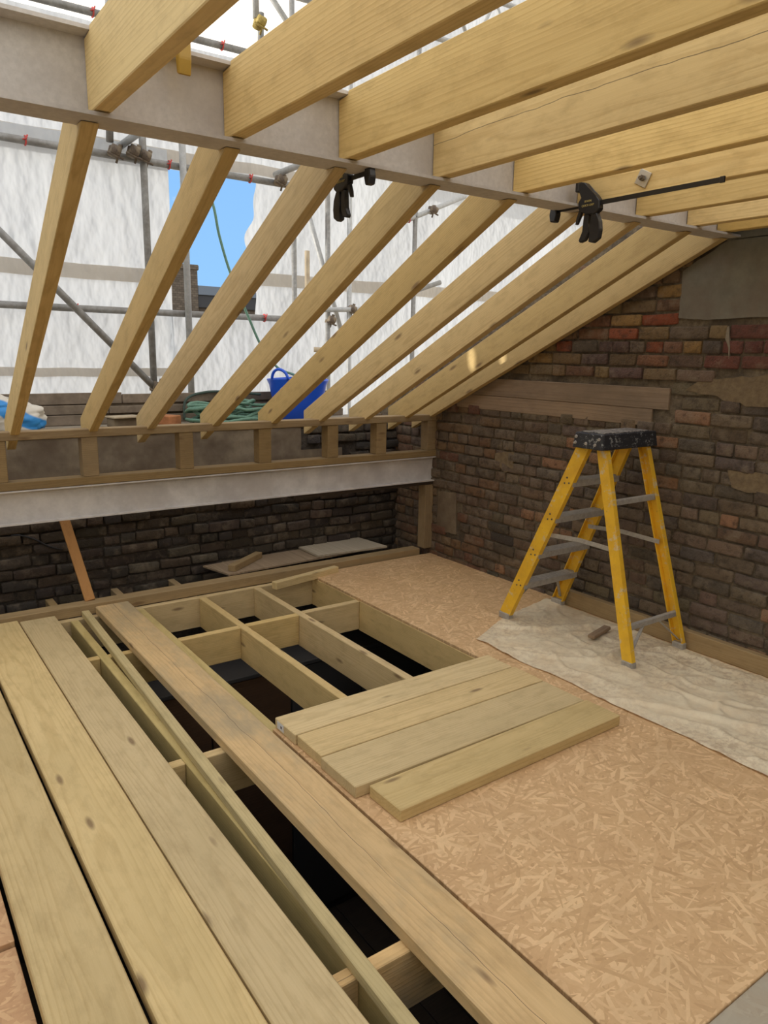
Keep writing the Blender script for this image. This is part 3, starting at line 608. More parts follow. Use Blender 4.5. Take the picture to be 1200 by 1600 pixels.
# ------------------------------------------------------------------ step ladder
def ladder():
    L = tag(empty('step_ladder', (3.31, 2.6, 0.006)), 'yellow fibreglass step ladder with a paint-spattered black top', 'ladder')
    off = -Vector(L.location)
    def P(v): return Vector(v)+off
    def channel(name, A, B, wd, fl_, inward, par):
        # C section: web on the outside, flanges pointing inward (sign of x)
        A, B = P(A), P(B); d = (B-A).normalized(); across = Vector((0, 1, 0)); across = (across-d*across.dot(d)).normalized(); side = d.cross(across)
        if side.x*inward < 0: side = -side
        t = 0.005; h = wd/2
        sec = [(-h, 0), (h, 0), (h, fl_), (h-t, fl_), (h-t, t), (-h+t, t), (-h+t, fl_), (-h, fl_)]
        bm = bmesh.new(); a = [bm.verts.new(A+across*p+side*q) for p, q in sec]; b = [bm.verts.new(B+across*p+side*q) for p, q in sec]
        n = len(sec); bm.faces.new(a); bm.faces.new(b[::-1])
        for i in range(n): bm.faces.new((a[i], b[i], b[(i+1) % n], a[(i+1) % n]))
        return put(name, finish(bm, name), M_FIB, par)
    zt = 1.100
    FL = ((3.065, 3.040, 0.03), (3.125, 2.580, zt)); FR = ((3.560, 3.045, 0.03), (3.505, 2.585, zt))
    RL = ((3.070, 2.160, 0.03), (3.128, 2.470, zt)); RR = ((3.555, 2.175, 0.03), (3.502, 2.475, zt))
    rails = []
    for nm, (a, b), wd, s in (('front_rail', FL, 0.078, 1), ('front_rail', FR, 0.078, -1), ('rear_rail', RL, 0.060, 1), ('rear_rail', RR, 0.060, -1)):
        r = channel(nm, a, b, wd, 0.030, s, L); rails.append(r)
        # foot
        bm = bmesh.new(); p = P(a); bm_box(bm, p.x-0.006 if s > 0 else p.x-0.034, p.x+0.034 if s > 0 else p.x+0.006, p.y-wd*0.55, p.y+wd*0.55, -0.004, 0.034)
        put('foot', finish(bm, 'foot', bevel=0.004), M_ALU, r)
    def lerp(a, b, z):
        f = (z-a[2])/(b[2]-a[2]); return Vector(a)+(Vector(b)-Vector(a))*f
    for z in (0.247, 0.451, 0.676, 0.893):
        a, b = lerp(*FL, z), lerp(*FR, z); a.x += 0.006; b.x -= 0.006; bm = bmesh.new(); A, B = P(a), P(b)
        bm_box(bm, A.x, B.x, A.y-0.040, A.y+0.040, A.z-0.004, A.z+0.004)
        bm_box(bm, A.x, B.x, A.y-0.040, A.y-0.036, A.z-0.030, A.z-0.004)
        bm_box(bm, A.x, B.x, A.y+0.036, A.y+0.040, A.z-0.030, A.z-0.004)
        for k in range(6): bm_box(bm, A.x, B.x, A.y-0.036+k*0.0135, A.y-0.032+k*0.0135, A.z+0.004, A.z+0.007)
        t = put('tread', finish(bm, 'tread'), M_ALU, L)
        # rivets on the outside of the left rail
        for dy, dz in ((-0.016, 0.0), (0.014, -0.004), (0.0, 0.028)):
            bm = bmesh.new(); bmesh.ops.create_cone(bm, cap_ends=True, segments=8, radius1=0.006, radius2=0.004, depth=0.004, matrix=Matrix.Translation((A.x-0.0075, A.y+dy, A.z-0.01+dz)) @ Matrix.Rotation(-math.pi/2, 4, 'Y'))
            put('rivet', finish(bm, 'rivet'), M_RUST, t)
    for z, hh in ((0.815, 0.030), (0.197, 0.030)):
        a, b = lerp(*RL, z), lerp(*RR, z); A, B = P(a), P(b)
        put('rear_brace', box_me('rear_brace', A.x+0.006, B.x-0.006, A.y-0.012, A.y+0.012, A.z-hh/2, A.z+hh/2, 0.003), M_ALU, L)
    for (ra, s) in ((RL, 1), (RR, -1)):
        a = lerp(*ra, 0.05); b = lerp(*ra, 0.185); A = P(a)+Vector((s*0.012, 0, 0)); B = P(b)+Vector((s*0.16, 0, 0))
        M, ln = frame_to(A, B); put('knee_brace', box_me('knee_brace', 0, ln, -0.008, 0.008, -0.003, 0.003), M_ALU, L, mw=M)
    for (fa, s) in ((FL, 1), (FR, -1)):
        a = lerp(*fa, 0.06); b = lerp(*fa, 0.215); A = P(a)+Vector((s*0.012, 0, 0)); B = P(b)+Vector((s*0.12, 0, 0))
        M, ln = frame_to(A, B); put('knee_brace', box_me('knee_brace', 0, ln, -0.008, 0.008, -0.003, 0.003), M_ALU, L, mw=M)
    for fa, ra, s in ((FL, RL, 1), (FR, RR, -1)):
        a = lerp(*fa, 0.565)+Vector((s*0.030, 0, 0)); b = lerp(*ra, 0.575)+Vector((s*0.030, 0, 0)); mid = (a+b)/2+Vector((0, 0, 0.012))
        for u, v in ((a, mid), (mid, b)):
            M, ln = frame_to(P(u), P(v)); put('spreader', box_me('spreader', 0, ln, -0.002, 0.002, -0.012, 0.012), M_ALU, L, mw=M)
    # moulded top cap
    pts = [(3.085, 2.420), (3.545, 2.425), (3.552, 2.44), (3.550, 2.615), (3.54, 2.63), (3.09, 2.628), (3.076, 2.615), (3.074, 2.435)]
    bm = bmesh.new(); lo = [bm.verts.new(P((x, y, 1.086))) for x, y in pts]; hi = [bm.verts.new(P((3.312+(x-3.312)*0.955, 2.525+(y-2.525)*0.90, 1.166))) for x, y in pts]
    n = len(pts); bm.faces.new(lo[::-1]); bm.faces.new(hi)
    for i in range(n): bm.faces.new((lo[i], lo[(i+1) % n], hi[(i+1) % n], hi[i]))
    cap = put('top_cap', finish(bm, 'top_cap', bevel=0.004), M_CAP, L); cap['label'] = 'black moulded cap spattered with paint'
    q = P((3.312, 2.525, 1.168)); put('cap_tray', box_me('cap_tray', q.x-0.19, q.x+0.19, q.y-0.075, q.y+0.075, q.z-0.003, q.z+0.003, 0.002), M_CAP_TOP, cap)
    for (y, z) in ((2.60, 1.112), (2.60, 1.143), (2.47, 1.110), (2.53, 1.112), (2.45, 1.14)):
        p = P((3.074+(z-1.086)*0.13, y, z)); bm = bmesh.new()
        bmesh.ops.create_cone(bm, cap_ends=True, segments=10, radius1=0.010, radius2=0.007, depth=0.007, matrix=Matrix.Translation(p) @ Matrix.Rotation(-math.pi/2, 4, 'Y'))
        put('bolt', finish(bm, 'bolt'), M_ALU, cap)
ladder()

# ------------------------------------------------------------------ steel beams
def i_beam(name, x0, x1, yc, z0, z1, fw, tf, tw, mat, label):
    h = fw/2; t = tw/2
    o = [(yc-h, z0), (yc+h, z0), (yc+h, z0+tf), (yc+t, z0+tf), (yc+t, z1-tf), (yc+h, z1-tf), (yc+h, z1), (yc-h, z1), (yc-h, z1-tf), (yc-t, z1-tf), (yc-t, z0+tf), (yc-h, z0+tf)]
    return tag(put(name, prism_me(name, o, x1-x0), mat, loc=(x0, 0, 0)), label, 'steel beam')
i_beam('steel_beam', -2.6, 3.640, 2.190, 2.138, 2.345, 0.120, 0.010, 0.007, M_STEEL, 'grey primed steel roof beam crossing under the roof joists')
lb = i_beam('steel_beam', -2.6, 3.648, 4.492, 0.590, 0.783, 0.125, 0.008, 0.040, M_STEEL_LIGHT, 'pale grey primed steel beam across the back wall under the stud frame')
tag(timber('packer', (2.4, 4.50, 0.5755), (3.640, 4.50, 0.5755), 0.11, 0.026, W_DARK), 'dark timber packer under the right end of the lower steel beam', 'timber')

# ------------------------------------------------------------------ low stud frame on the lower beam
sf = tag(empty('stud_frame', (1.5, 4.48, 0.784)), 'low timber stud frame standing on the lower steel beam', 'stud frame')
def sfp(n, A, B, a, b, mat=W_FRAME): 
    l = sf.location; return timber(n, Vector(A)-l, Vector(B)-l, a, b, mat, sf)
sfp('bottom_rail', (-2.4, 4.4775, 0.808), (3.648, 4.4775, 0.808), 0.095, 0.046)
sfp('top_rail', (-2.4, 4.4775, 1.082), (3.648, 4.4775, 1.082), 0.095, 0.046)
for x in (0.60, 1.080, 1.652, 2.188, 2.71, 3.125, 3.600):
    sfp('stud', (x, 4.4775, 0.8315), (x, 4.4775, 1.0585), 0.092 if x > 3.5 else 0.048, 0.090) if False else put('stud', box_me('stud', x-(0.045 if x > 3.5 else 0.044)-1.5, x+0.044-1.5, 4.435-4.48, 4.52-4.48, 0.8315-0.784, 1.0585-0.784, 0.003), W_FRAME, sf)
tag(timber('corner_post', (3.600, 4.492, 0.050), (3.600, 4.492, 0.561), 0.080, 0.085, W_FRAME, up=Vector((0, 1, 0))), 'short timber corner post under the lower steel beam', 'post')

# ------------------------------------------------------------------ rafters
RAFT = [((0.566, 2.204), (0.666, 4.333)), ((0.971, 2.207), (1.075, 4.352)), ((1.345, 2.209), (1.410, 4.359)), ((1.738, 2.204), (1.820, 4.362)),
        ((2.119, 2.205), (2.229, 4.360)), ((2.523, 2.210), (2.591, 4.361)), ((2.885, 2.213), (2.968, 4.360)), ((3.271, 2.211), (3.328, 4.355)), ((3.578, 2.221), (3.566, 4.351))]
ORD = ['first', 'second', 'third', 'fourth', 'fifth', 'sixth', 'seventh', 'eighth', 'ninth']
RD = 0.150; ang = math.atan(0.467); vdep = RD/math.cos(ang)
for i, (a, b) in enumerate(RAFT):
    sk = (b[0]-a[0])/(b[1]-a[1]); y0, y1 = 2.262, 4.655
    x0 = a[0]+sk*(y0-a[1])+0.0235; x1 = a[0]+sk*(y1-a[1])+0.0235
    A = Vector((x0, y0, rake(y0)+vdep/2)); B = Vector((x1, y1, rake(y1)+vdep/2))
    lab = ['leftmost sloping rafter, cut by the left edge of the picture'] + [ORD[k]+' sloping rafter from the left' for k in range(1, 8)] + ['rightmost sloping rafter, tight against the brick wall']
    M, ln = frame_to(A, B); Mi = M.inverted()
    yz = [(2.2555, 2.1365), (2.192, 2.1365), (2.193, rake(2.193)), (4.429, rake(4.429)), (4.429, 1.1065), (4.5265, 1.1065), (4.5265, rake(4.5265)), (y1, rake(y1)), (y1, rake(y1)+vdep), (2.2555, rake(2.2555)+vdep)]
    bm = bmesh.new(); la = []; lb_ = []
    for (yy, zz) in yz:
        q = Mi @ Vector((x0+sk*(yy-y0), yy, zz)); la.append(bm.verts.new((q.x, -0.0235, q.z))); lb_.append(bm.verts.new((q.x, 0.0235, q.z)))
    bm.faces.new(la); bm.faces.new(lb_[::-1])
    nn = len(yz)
    for k in range(nn): bm.faces.new((la[k], lb_[k], lb_[(k+1) % nn], la[(k+1) % nn]))
    t = put('rafter', finish(bm, 'rafter', bevel=0.0025), W_RAFT, mw=M); tag(t, lab[i], 'rafter', 'sloping rafters')

# ------------------------------------------------------------------ roof joists bearing in the upper beam
JX = [0.583, 0.962, 1.352, 1.738, 2.128, 2.492, 2.873, 3.255, 3.505]
for i, x in enumerate(JX):
    # profile in (y,z), tongue housed between the flanges
    pr = [(-2.6, 2.152), (2.182, 2.152), (2.182, 2.330), (2.126, 2.330), (2.126, 2.346), (-2.6, 2.346)]
    M = Matrix(((0, 1, 0, x+0.0235), (-1, 0, 0, 0), (0, 0, 1, 2.249), (0, 0, 0, 1)))
    # local x runs along -y of the world so that the grain follows the length
    bm = bmesh.new(); a = [bm.verts.new((-p[0], -0.0235, p[1]-2.249)) for p in pr]; b = [bm.verts.new((-p[0], 0.0235, p[1]-2.249)) for p in pr]
    n = len(pr); bm.faces.new(a); bm.faces.new(b[::-1])
    for k in range(n): bm.faces.new((a[k], b[k], b[(k+1) % n], a[(k+1) % n]))
    o = put('roof_joist', finish(bm, 'roof_joist', bevel=0.0025), W_ROOF_CRACK if i == 3 else W_ROOF, mw=M)
    lab = ['leftmost roof joist overhead, bearing on the steel beam'] + [ORD[k]+' roof joist overhead from the left' for k in range(1, 8)] + ['rightmost roof joist overhead, next to the brick wall']
    tag(o, lab[i], 'roof joist', 'roof joists overhead')
# square washer plate and bolt on the sixth joist
wp = tag(put('washer_plate', box_me('washer_plate', -0.002, 0.002, -0.027, 0.027, -0.027, 0.027, 0.0008), M_ZINC), 'square zinc washer plate bolted on a roof joist', 'washer')
wp.matrix_world = Matrix.Translation((2.488, 1.868, 2.205)) @ Matrix.Rotation(math.radians(28), 4, 'X')
bm = bmesh.new(); bmesh.ops.create_cone(bm, cap_ends=True, segments=6, radius1=0.011, radius2=0.011, depth=0.010, matrix=Matrix.Translation((-0.007, 0, 0)) @ Matrix.Rotation(math.pi/2, 4, 'Y'))
nut = put('nut', finish(bm, 'nut'), M_RUST, wp)
bm = bmesh.new(); bmesh.ops.create_cone(bm, cap_ends=True, segments=10, radius1=0.006, radius2=0.006, depth=0.022, matrix=Matrix.Translation((-0.012, 0, 0)) @ Matrix.Rotation(math.pi/2, 4, 'Y'))
put('bolt', finish(bm, 'bolt'), M_RUST, wp)

# ------------------------------------------------------------------ quick-release clamps
def clamp(loc, flip, label, bar_len):
    C = tag(empty('bar_clamp', loc), label, 'clamp', 'bar clamps on the steel beam'); C.scale = (0.84, 0.84, 0.84)
    s = -1 if flip else 1     # bar runs towards -y for s=1
    def T(pts): return [(-p[0]*s, p[1]) for p in pts]
    # outlines in (y,z); jaw on the far side at +y
    put('bar', box_me('bar', -0.003, 0.003, min(-s*bar_len, s*0.205), max(-s*bar_len, s*0.205), -0.010, 0.010), M_BAR, C)
    def pl(name, pts, th, mat=M_BLACK, par=C, bevel=0.004):
        o = put(name, prism_me(name, [(p[0]*s, p[1]) for p in pts], th, bevel), mat, par); o.location = (-th/2, 0, 0); return o
    body = pl('body', [(0.045, -0.020), (0.05, 0.015), (0.025, 0.032), (0.045, 0.060), (0.060, 0.085), (0.045, 0.104), (0.015, 0.098), (-0.015, 0.060), (-0.050, 0.035), (-0.075, 0.010), (-0.078, -0.030), (-0.050, -0.050), (0.0, -0.045)], 0.034)
    pl('jaw_pad', [(0.048, 0.062), (0.070, 0.062), (0.070, 0.108), (0.048, 0.108)], 0.040)
    pl('handle', [(-0.062, -0.042), (-0.030, -0.045), (-0.026, -0.090), (-0.034, -0.130), (-0.022, -0.168), (-0.050, -0.176), (-0.082, -0.158), (-0.088, -0.120), (-0.078, -0.080)], 0.028)
    pl('trigger', [(-0.018, -0.042), (0.016, -0.042), (0.010, -0.080), (0.012, -0.120), (0.038, -0.156), (0.030, -0.168), (-0.002, -0.160), (-0.020, -0.130), (-0.012, -0.085)], 0.024)
    pl('release', [(0.030, -0.028), (0.048, -0.020), (0.060, -0.055), (0.066, -0.082), (0.054, -0.082), (0.042, -0.055)], 0.016, bevel=0.002)
    pl('end_jaw', [(0.185, 0.016), (0.220, 0.018), (0.228, -0.020), (0.220, -0.052), (0.190, -0.054), (0.180, -0.020)], 0.036)
    pl('bar_stop', [(-bar_len, -0.012), (-bar_len+0.02, -0.012), (-bar_len+0.02, 0.012), (-bar_len, 0.012)], 0.009, M_BAR, bevel=0.001)
    for txt, dz, sz in (('IRWIN', 0.012, 0.014), ('QUICK-GRIP', -0.006, 0.013)):
        t = put('lettering', text_me(txt, sz), M_PRINT, body); t.matrix_local = Matrix(((0, 0, -1, -0.001), (-1, 0, 0, -0.012*s), (0, 1, 0, dz), (0, 0, 0, 1)))
    return C
clamp((2.448, 2.085, 2.138), False, 'black bar clamp with yellow lettering, its bar along a roof joist', 0.68)
clamp((1.452, 2.300, 2.128), True, 'black bar clamp hanging under the beam beside the third rafter', 0.25).scale = (0.74, 0.74, 0.74)
# yellow clip hanging over the top flange
yc = tag(put('yellow_clip', prism_me('yellow_clip', [(-0.004, 0.05), (0.016, 0.05), (0.022, 0.0), (0.014, -0.055), (0.0, -0.06), (-0.008, -0.02)], 0.035, 0.003), M_YELLOW_PL, loc=(0.80, 2.098, 2.33)), 'yellow plastic clip hanging over the top of the roof beam', 'clip')

# ------------------------------------------------------------------ scaffold beyond the parapet
TR = 0.0242
def tube(A, B, label, mat=M_TUBE, group='scaffold tubes', ties=()):
    A, B = Vector(A), Vector(B); M, L = frame_to(A, B)
    o = tag(put('scaffold_tube', tube_me('scaffold_tube', [(0, 0, 0), (L, 0, 0)], TR, 12), mat, mw=M), label, 'tube', group)
    for d in ties:
        put('tie', tube_me('tie', [(d, (TR+0.004)*math.cos(k*math.pi/6), (TR+0.004)*math.sin(k*math.pi/6)) for k in range(12)], 0.0055, 6, True), M_RED, o)
        put('tie_knot', tube_me('tie_knot', [(d-0.02, -TR-0.006, 0.0), (d, -TR-0.01, 0.004), (d+0.01, -TR-0.006, 0.03)], 0.005, 6), M_RED, o)
    return o
YT = 5.505
tube((1.822, YT, 1.04), (1.822, YT, 4.3), 'left upright scaffold tube, behind the first and second rafters', ties=(1.02,))
tube((2.105, YT-0.0, 1.04), (2.105, YT, 4.3), 'upright scaffold tube in front of the distant chimney', M_TUBE_PALE)
tube((-1.5, YT+0.05, 3.69), (3.2, YT+0.05, 3.712), 'topmost horizontal scaffold tube against the sky', ties=(3.05, 3.95, 4.3))
tube((-1.5, YT+0.05, 2.876), (3.1, YT+0.05, 2.836), 'upper horizontal scaffold tube above the patch of blue sky', ties=(2.58, 3.52, 4.15))
tube((-1.5, YT+0.05, 1.842), (3.1, YT+0.05, 1.814), 'lower horizontal scaffold tube below the chimney', ties=(2.82, 3.22, 3.62, 4.25))
tube((0.30, YT-0.05, 2.866), (1.803, YT-0.05, 1.290), 'diagonal scaffold brace at the left', group='scaffold tubes')
tube((1.70, 4.05, 2.930), (1.70, 5.62, 2.930), 'scaffold transom above the first rafter', M_TUBE_PALE)
tube((2.90, 4.30, 2.915), (2.90, 5.62, 2.915), 'scaffold transom above the third rafter', M_TUBE_PALE)
tube((1.60, YT-0.0, 2.92), (1.655, YT, 4.0), 'short upright scaffold tube rising behind the roof beam')
YV = 6.3
gr = struct(put('ground', box_me('ground', -60, 60, -60, 60, -6.2, -6.0), M_SLAB)); gr['label'] = 'pale ground far below around the building'
tube((3.430, YV, -6.0), (3.430, YV, 4.6), 'slim upright scaffold tube behind the third rafter')
tube((3.572, YV, -6.0), (3.567, YV, 2.47), 'short sawn-off upright scaffold tube', M_SLAB)
tube((3.800, YV, -6.0), (3.785, YV, 4.6), 'upright scaffold tube behind the fourth rafter')
tube((4.040, YV, -6.0), (4.025, YV, 5.6), 'upright scaffold tube beside the hanging clamp', M_TUBE_PALE, ties=(8.60,))
tube((3.60, YV+0.06, 2.85), (4.05, YV+0.06, 1.55), 'steep pale scaffold brace behind the fourth rafter', M_TUBE_PALE)
tube((3.62, YV-0.055, 1.945), (4.40, YV-0.055, 1.985), 'pale horizontal scaffold tube behind the fifth rafter', M_TUBE_PALE)
tube((3.20, YV-0.055, 1.592), (3.98, YV-0.055, 1.572), 'yellowish horizontal scaffold tube above the blue tub', M_SLAB)
tube((4.45, YV+0.05, 2.06), (5.2, YV+0.05, 2.30), 'stub of scaffold tube behind the sixth rafter', M_TUBE, ties=(0.10,))
tube((4.45, YV+0.05, 2.745), (5.50, YV+0.05, 3.19), 'rising scaffold tube seen over the fifth rafter', M_TUBE_PALE, ties=(0.34,))
tube((4.85, 6.35, -6.0), (4.85, 6.35, 6.0), 'upright scaffold tube seen between the roof joists')
tube((2.70, YT, 3.93), (2.70, YT, 4.6), 'short pale hanging tube against the sky', M_TUBE_PALE)
tube((2.775, YT+0.1, 3.50), (2.790, YT+0.1, 4.02), 'blue-grey upright tube against the sky', M_TUBE)
# lattice girder high above
lg = tag(empty('lattice_girder', (3.2, 5.7, 4.25)), 'aluminium lattice girder crossing the sky at the top', 'girder')
def lt(A, B, r=0.024, n='chord', m=M_TUBE_PALE):
    l = lg.location; M, L = frame_to(Vector(A)-l, Vector(B)-l); put(n, tube_me(n, [(0, 0, 0), (L, 0, 0)], r, 10), m, lg, mw=M)
lt((2.55, 5.7, 4.235), (6.0, 5.7, 4.32)); lt((2.55, 5.7, 4.68), (6.0, 5.7, 4.77))
for k in range(6):
    x = 2.75+k*0.55; lt((x, 5.7, 4.24+0.013*k), (x+0.27, 5.7, 4.69+0.013*k), 0.018, 'diagonal'); lt((x+0.27, 5.7, 4.69+0.013*k), (x+0.55, 5.7, 4.25+0.013*k), 0.018, 'diagonal')
lt((2.80, 5.60, 4.22), (3.22, 5.60, 3.80), 0.022, 'brace'); lt((3.26, 5.62, 4.24), (3.16, 5.62, 3.9), 0.016, 'brace')
M_MOSS = rough_mat('mossy_board', (0.13, 0.13, 0.04), (0.07, 0.07, 0.03), 20, 0.9, 0.5, 0.01)
tag(timber('scaffold_board', (2.85, 5.45, 4.34), (4.6, 5.45, 4.36), 0.22, 0.04, M_MOSS), 'mossy green scaffold board under the lattice girder', 'board')
# couplers
def coupler(loc, label, mat=M_RUST, rz=0.0):
    c = tag(empty('scaffold_coupler', loc), label, 'coupler', 'scaffold couplers'); c.rotation_euler = (0, 0.3, rz)
    put('collar', tube_me('collar', [(0, 0, -0.03), (0, 0, 0.03)], TR+0.011, 12), mat, c)
    put('collar', tube_me('collar', [(-0.03, -0.055, 0), (0.03, -0.055, 0)], TR+0.010, 12), mat, c)
    put('bolt', tube_me('bolt', [(0.035, 0.0, -0.06), (0.035, 0.0, 0.06)], 0.008, 8), mat, c)
    put('bolt', tube_me('bolt', [(-0.05, -0.06, -0.035), (0.06, -0.06, -0.035)], 0.008, 8), mat, c)
    put('nut', tube_me('nut', [(0.035, 0, 0.04), (0.035, 0, 0.065)], 0.015, 6), mat, c)
    return c
coupler((1.62, YT, 2.860), 'rusty coupler at the left of the pair under the roof beam')
coupler((1.822, YT, 2.855), 'rusty coupler on the left upright tube')
coupler((1.74, YT-0.02, 2.872), 'rusty coupler with upright bolt between two others')
coupler((2.87, YT, 2.845), 'rusty coupler beside the third rafter top')
coupler((1.822, YT-0.02, 1.292), 'rusty coupler at the foot of the diagonal brace')
coupler((4.035, YV, 1.970), 'dark coupler on the pale tube behind the fifth rafter')
coupler((3.80, YV, 1.86), 'rusty coupler where the steep brace crosses an upright')
coupler((3.50, YV, 1.585), 'dark coupler on the yellowish tube above the blue tub')
coupler((5.05, YV+0.05, 3.0), 'dark ring coupler on the rising tube')
coupler((2.715, YT, 3.90), 'yellow coupler hanging against the sky', M_BRASS)

# white sheeting
def sheet(name, x0, x1, y, z0, z1, label, seed, edge=None, nu=120, nv=90, bill=0.035, top=None):
    def fn(u, v):
        x = x0+u*(x1-x0); z = z0+v*(z1-z0)
        if edge: x = edge(u, v, x, z)
        if top: z = z0+v*(top(x)-z0)
        d = bill*N(x*1.1, z*0.9, seed)+0.012*N(x*5, z*2.2, seed+3)+0.006*N(x*16+z*2, z*4, seed+5)
        return (x, y+d, z)
    return tag(put(name, grid_me(name, nu, nv, fn), M_SHEET), label, 'sheeting', 'white scaffold sheeting')
def band(par, x0, x1, y, z0, z1, seed, bill=0.035):
    put('lap_band', grid_me('lap_band', 80, 4, lambda u, v: (x0+u*(x1-x0), y-0.006+bill*N((x0+u*(x1-x0))*1.1, (z0+v*(z1-z0))*0.9, seed)+0.012*N((x0+u*(x1-x0))*5, (z0+v*(z1-z0))*2.2, seed+3), z0+v*(z1-z0)+0.012*N((x0+u*(x1-x0))*3, seed))), M_LAP, par)
YS = 5.63
sA = sheet('sheeting', -2.72, 2.035, YS, 1.12, 2.96, 'big white sheet behind the left rafters', 1.0, nu=260, nv=110)
bm = bmesh.new(); bm.from_mesh(sA.data)      # two small unseen tears added to let spots of sun through
bmesh.ops.delete(bm, geom=[v for v in bm.verts if ((v.co.x+0.358)/0.055)**2+((v.co.z-2.446)/0.060)**2 < 1 or ((v.co.x+0.149)/0.045)**2+((v.co.z-2.478)/0.045)**2 < 1], context='VERTS')
bm.to_mesh(sA.data); bm.free()
band(sA, -2.7, 2.03, YS-0.012, 2.03, 2.13, 1.0); band(sA, -2.7, 2.03, YS-0.012, 1.36, 1.42, 1.0)
sheet('sheeting', 2.0, 3.25, YS+0.02, 1.05, 1.84, 'low white sheet below the blue sky gap, behind the rope', 12.0, nu=60, nv=50)
sD = sheet('sheeting', -2.72, 3.15, YS+0.07, 2.85, 3.70, 'white sheet strip between the two upper scaffold tubes', 21.0, nv=40)
band(sD, -2.7, 3.12, YS+0.058, 2.90, 2.98, 21.0)
YC = 6.72
sC = sheet('sheeting', 3.20, 8.5, YC, 0.9, 3.35, 'white sheet behind the right rafters, ragged along the sky gap', 31.0,
      edge=lambda u, v, x, z: x+(1-u)**8*(0.10*N(z*4, 3)+0.05*math.sin(z*7)), nu=170, nv=90, bill=0.12)
band(sC, 3.24, 8.5, YC-0.012, 2.17, 2.29, 31.0, 0.12)
sheet('sheeting', 4.35, 9.5, YC+0.30, 3.30, 6.8, 'high white sheet seen between the roof joists', 41.0, nu=100, nv=70, bill=0.12)
# unseen sheet added at the left to block the sun and glow sideways
def left_fn(u, v):
    y = -3.5+u*9.35; z = 0.2+v*5.6; return (-2.75+0.05*N(y, z, 51), y, z)
tag(put('sheeting', grid_me('sheeting', 80, 50, left_fn), M_SHEET), 'tall unseen white sheet added at the left to block the sun', 'sheeting', 'white scaffold sheeting')

# ------------------------------------------------------------------ things on the capping
ZP = 1.036
# blue builder's tub
tb = tag(empty('blue_tub', (2.835, 5.165, ZP)), 'blue plastic builders tub standing on the parapet', 'tub')
prof_ = [(0.0, 0.006), (0.150, 0.0), (0.165, 0.01), (0.195, 0.14), (0.222, 0.275), (0.236, 0.305), (0.240, 0.318), (0.232, 0.320), (0.214, 0.275), (0.188, 0.14), (0.155, 0.02), (0.0, 0.014)]
bm = bmesh.new(); seg = 36; rings = []
for r, z in prof_:
    rings.append([bm.verts.new((r*math.cos(k*2*math.pi/seg), r*math.sin(k*2*math.pi/seg), z+0.006*math.sin(2*k*2*math.pi/seg)*(r > 0.2))) for k in range(seg)] if r else [bm.verts.new((0, 0, z))])
for a, b in zip(rings, rings[1:]):
    for k in range(seg):
        q = [a[k % len(a)], a[(k+1) % len(a)], b[(k+1) % len(b)], b[k % len(b)]]; bm.faces.new(list(dict.fromkeys(q)))
put('tub_body', finish(bm, 'tub_body', True), M_BLUE, tb)
for s in (0, 1):
    an = math.radians(205 if s == 0 else 25); pts = []
    for k in range(13):
        t = k/12*math.pi; a2 = an+math.cos(t)*0.32; pts.append((0.237*math.cos(a2), 0.237*math.sin(a2), 0.315+0.075*math.sin(t)))
    h = put('handle', tube_me('handle', pts, 0.011, 8), M_BLUE, tb)
bm = bmesh.new(); bmesh.ops.create_circle(bm, cap_ends=True, segments=16, radius=0.03, matrix=Matrix.Translation((-0.19, -0.118, 0.23)) @ Matrix.Rotation(math.radians(-58), 4, 'Z') @ Matrix.Rotation(math.radians(82), 4, 'X'))
put('sticker', finish(bm, 'sticker'), M_LABEL, tb)
# ropes
pts = []
rr_ = random.Random(5)
for k in range(230):
    t = k/24*2*math.pi; R = 0.19+0.07*math.sin(k*0.19)+0.035*math.sin(k*0.53)
    pts.append((2.265+R*1.22*math.cos(t)+0.02*math.sin(k*.31), 5.17+R*0.62*math.sin(t)+0.02*math.cos(k*.23), ZP+0.014+0.13*(0.5+0.5*math.sin(k*0.117))*(0.35+0.65*abs(math.sin(k*0.041)))+0.02*abs(math.sin(k*0.7))))
tag(put('rope_coil', tube_me('rope_coil', pts, 0.0125, 7), M_ROPE), 'coil of pale green rope heaped on the parapet', 'rope')
def smooth_path(p, n=10):
    out = []; q = [Vector(a) for a in p]; q = [q[0]*2-q[1]]+q+[q[-1]*2-q[-2]]
    for i in range(1, len(q)-2):
        for k in range(n):
            t = k/n; a, b, c, d = q[i-1], q[i], q[i+1], q[i+2]
            out.append(0.5*((2*b)+(c-a)*t+(2*a-5*b+4*c-d)*t*t+(3*b-a-3*c+d)*t**3))
    out.append(q[-2]); return out
tag(put('hanging_rope', tube_me('hanging_rope', smooth_path([(2.26, 5.58, 2.84), (2.295, 5.44, 2.60), (2.34, 5.44, 2.38), (2.425, 5.44, 2.11), (2.56, 5.44, 1.81), (2.665, 5.44, 1.595), (2.80, 5.43, 1.43), (2.93, 5.38, 1.37), (3.0, 5.32, 1.30)]), 0.010, 7), M_ROPE), 'green rope hanging down across the blue sky gap into the tub', 'rope')
tag(put('slack_rope', tube_me('slack_rope', smooth_path([(1.99, 5.37, 1.05), (2.02, 5.385, 1.20), (2.20, 5.40, 1.25), (2.45, 5.40, 1.24), (2.62, 5.38, 1.225)]), 0.010, 7), M_ROPE_DK), 'dark slack rope lying along the boarded upstand', 'rope')
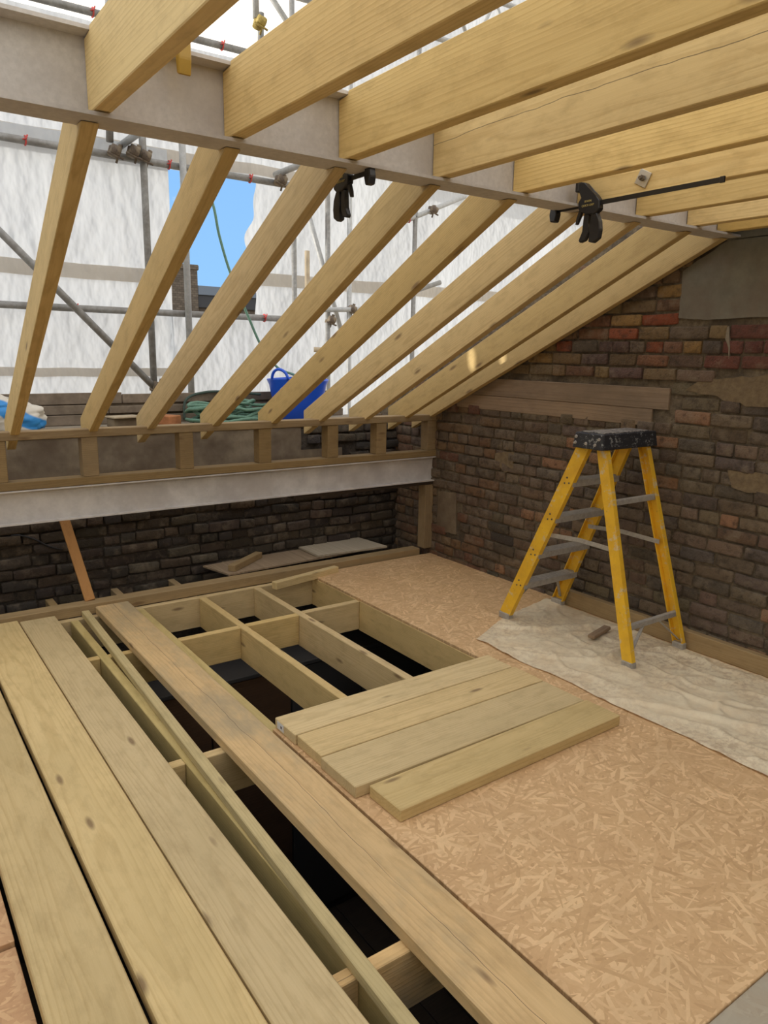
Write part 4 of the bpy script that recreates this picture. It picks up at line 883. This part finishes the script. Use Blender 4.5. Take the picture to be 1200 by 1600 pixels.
# cement bag with blue print
def bag_fn(u, v):
    a = u*2*math.pi; h = v; ca, sa = math.cos(a), math.sin(a)
    sq = 1/max(abs(ca), abs(sa))**0.45                     # squarish sack
    r = (0.9+0.12*math.sin(h*5)-0.55*max(0, h-0.72)/0.28)*sq
    if v > 0.97 or v < 0.02: r *= 0.35 if v > 0.97 else 0.6
    x, y, z = 0.235*r*ca, 0.125*r*sa, 0.265*h*(1-0.25*(x_ := ca*0.5+0.5)*h)
    k = 0.035*N(ca*2.5+3, sa*2.5, h*4)+0.018*N(ca*7, sa*7, h*10+5)
    return (x+k*ca*1.3, y+k*sa, max(0, z+0.022*N(ca*4, sa*4, h*3+9)*(h > 0.1)))
tag(put('cement_bag', grid_me('cement_bag', 40, 24, bag_fn), M_BAG, loc=(0.745, 5.19, ZP)), 'crumpled white and blue plastic bag on the parapet', 'bag')
tag(put('slab_offcut', box_me('slab_offcut', -0.10, 0.11, -0.07, 0.07, 0, 0.012, 0.003), M_SLAB, mw=Matrix.Translation((1.49, 5.18, ZP+0.062)) @ Matrix.Rotation(0.2, 4, 'Z')), 'pale flat slab offcut behind the second rafter', 'slab')
tag(put('half_brick', box_me('half_brick', -0.09, 0.09, -0.05, 0.05, 0, 0.060, 0.006), M_RENDER_BACK, mw=Matrix.Translation((1.49, 5.20, ZP)) @ Matrix.Rotation(0.2, 4, 'Z')), 'grey-brown brick under the pale slab', 'brick')
tag(put('loose_brick', box_me('loose_brick', -0.06, 0.06, -0.10, 0.10, 0, 0.065, 0.006), M_ORANGE_BRICK, mw=Matrix.Translation((1.80, 5.24, ZP)) @ Matrix.Rotation(0.5, 4, 'Z')), 'loose orange brick beside the rope coil', 'brick')

# ------------------------------------------------------------------ distant houses beyond the sheeting
hs = tag(empty('distant_house', (9.8, 25.4, -6.0)), 'distant house with brick chimney and dark flat roof in the sky gap', 'house')
def hb(n, b, m, bev=0.0): return child_box(n, b, m, hs, bev)
ch = hb('chimney', (9.02, 9.93, 25.0, 25.8, -2.0, 4.36), M_FARBRICK, 0.02)
hb('chimney_cap', (8.98, 9.97, 24.96, 25.84, 4.20, 4.38), M_FARBRICK, 0.03)
hb('wall', (6.0, 14.0, 25.2, 32.0, -6.0, 3.0), M_FARBRICK)
M_ROOFBL = plain('dark_roof_edge', (0.02, 0.025, 0.035), 0.5); M_FASCIA = plain('blue_fascia', (0.12, 0.16, 0.22), 0.5)
hb('roof', (9.95, 13.0, 25.1, 32.0, 3.0, 3.46), M_ROOFBL, 0.02); hb('fascia', (9.94, 12.2, 25.02, 25.1, 3.42, 3.72), M_FASCIA, 0.01)

tag(put('old_cable', tube_me('old_cable', smooth_path([(0.70, 4.925, 0.425), (0.748, 4.92, 0.421), (0.83, 4.915, 0.386), (0.907, 4.915, 0.331), (0.98, 4.92, 0.30), (1.02, 4.93, 0.302)]), 0.006, 7), M_BLACK), 'short dark cable end sticking out of the back wall', 'cable')
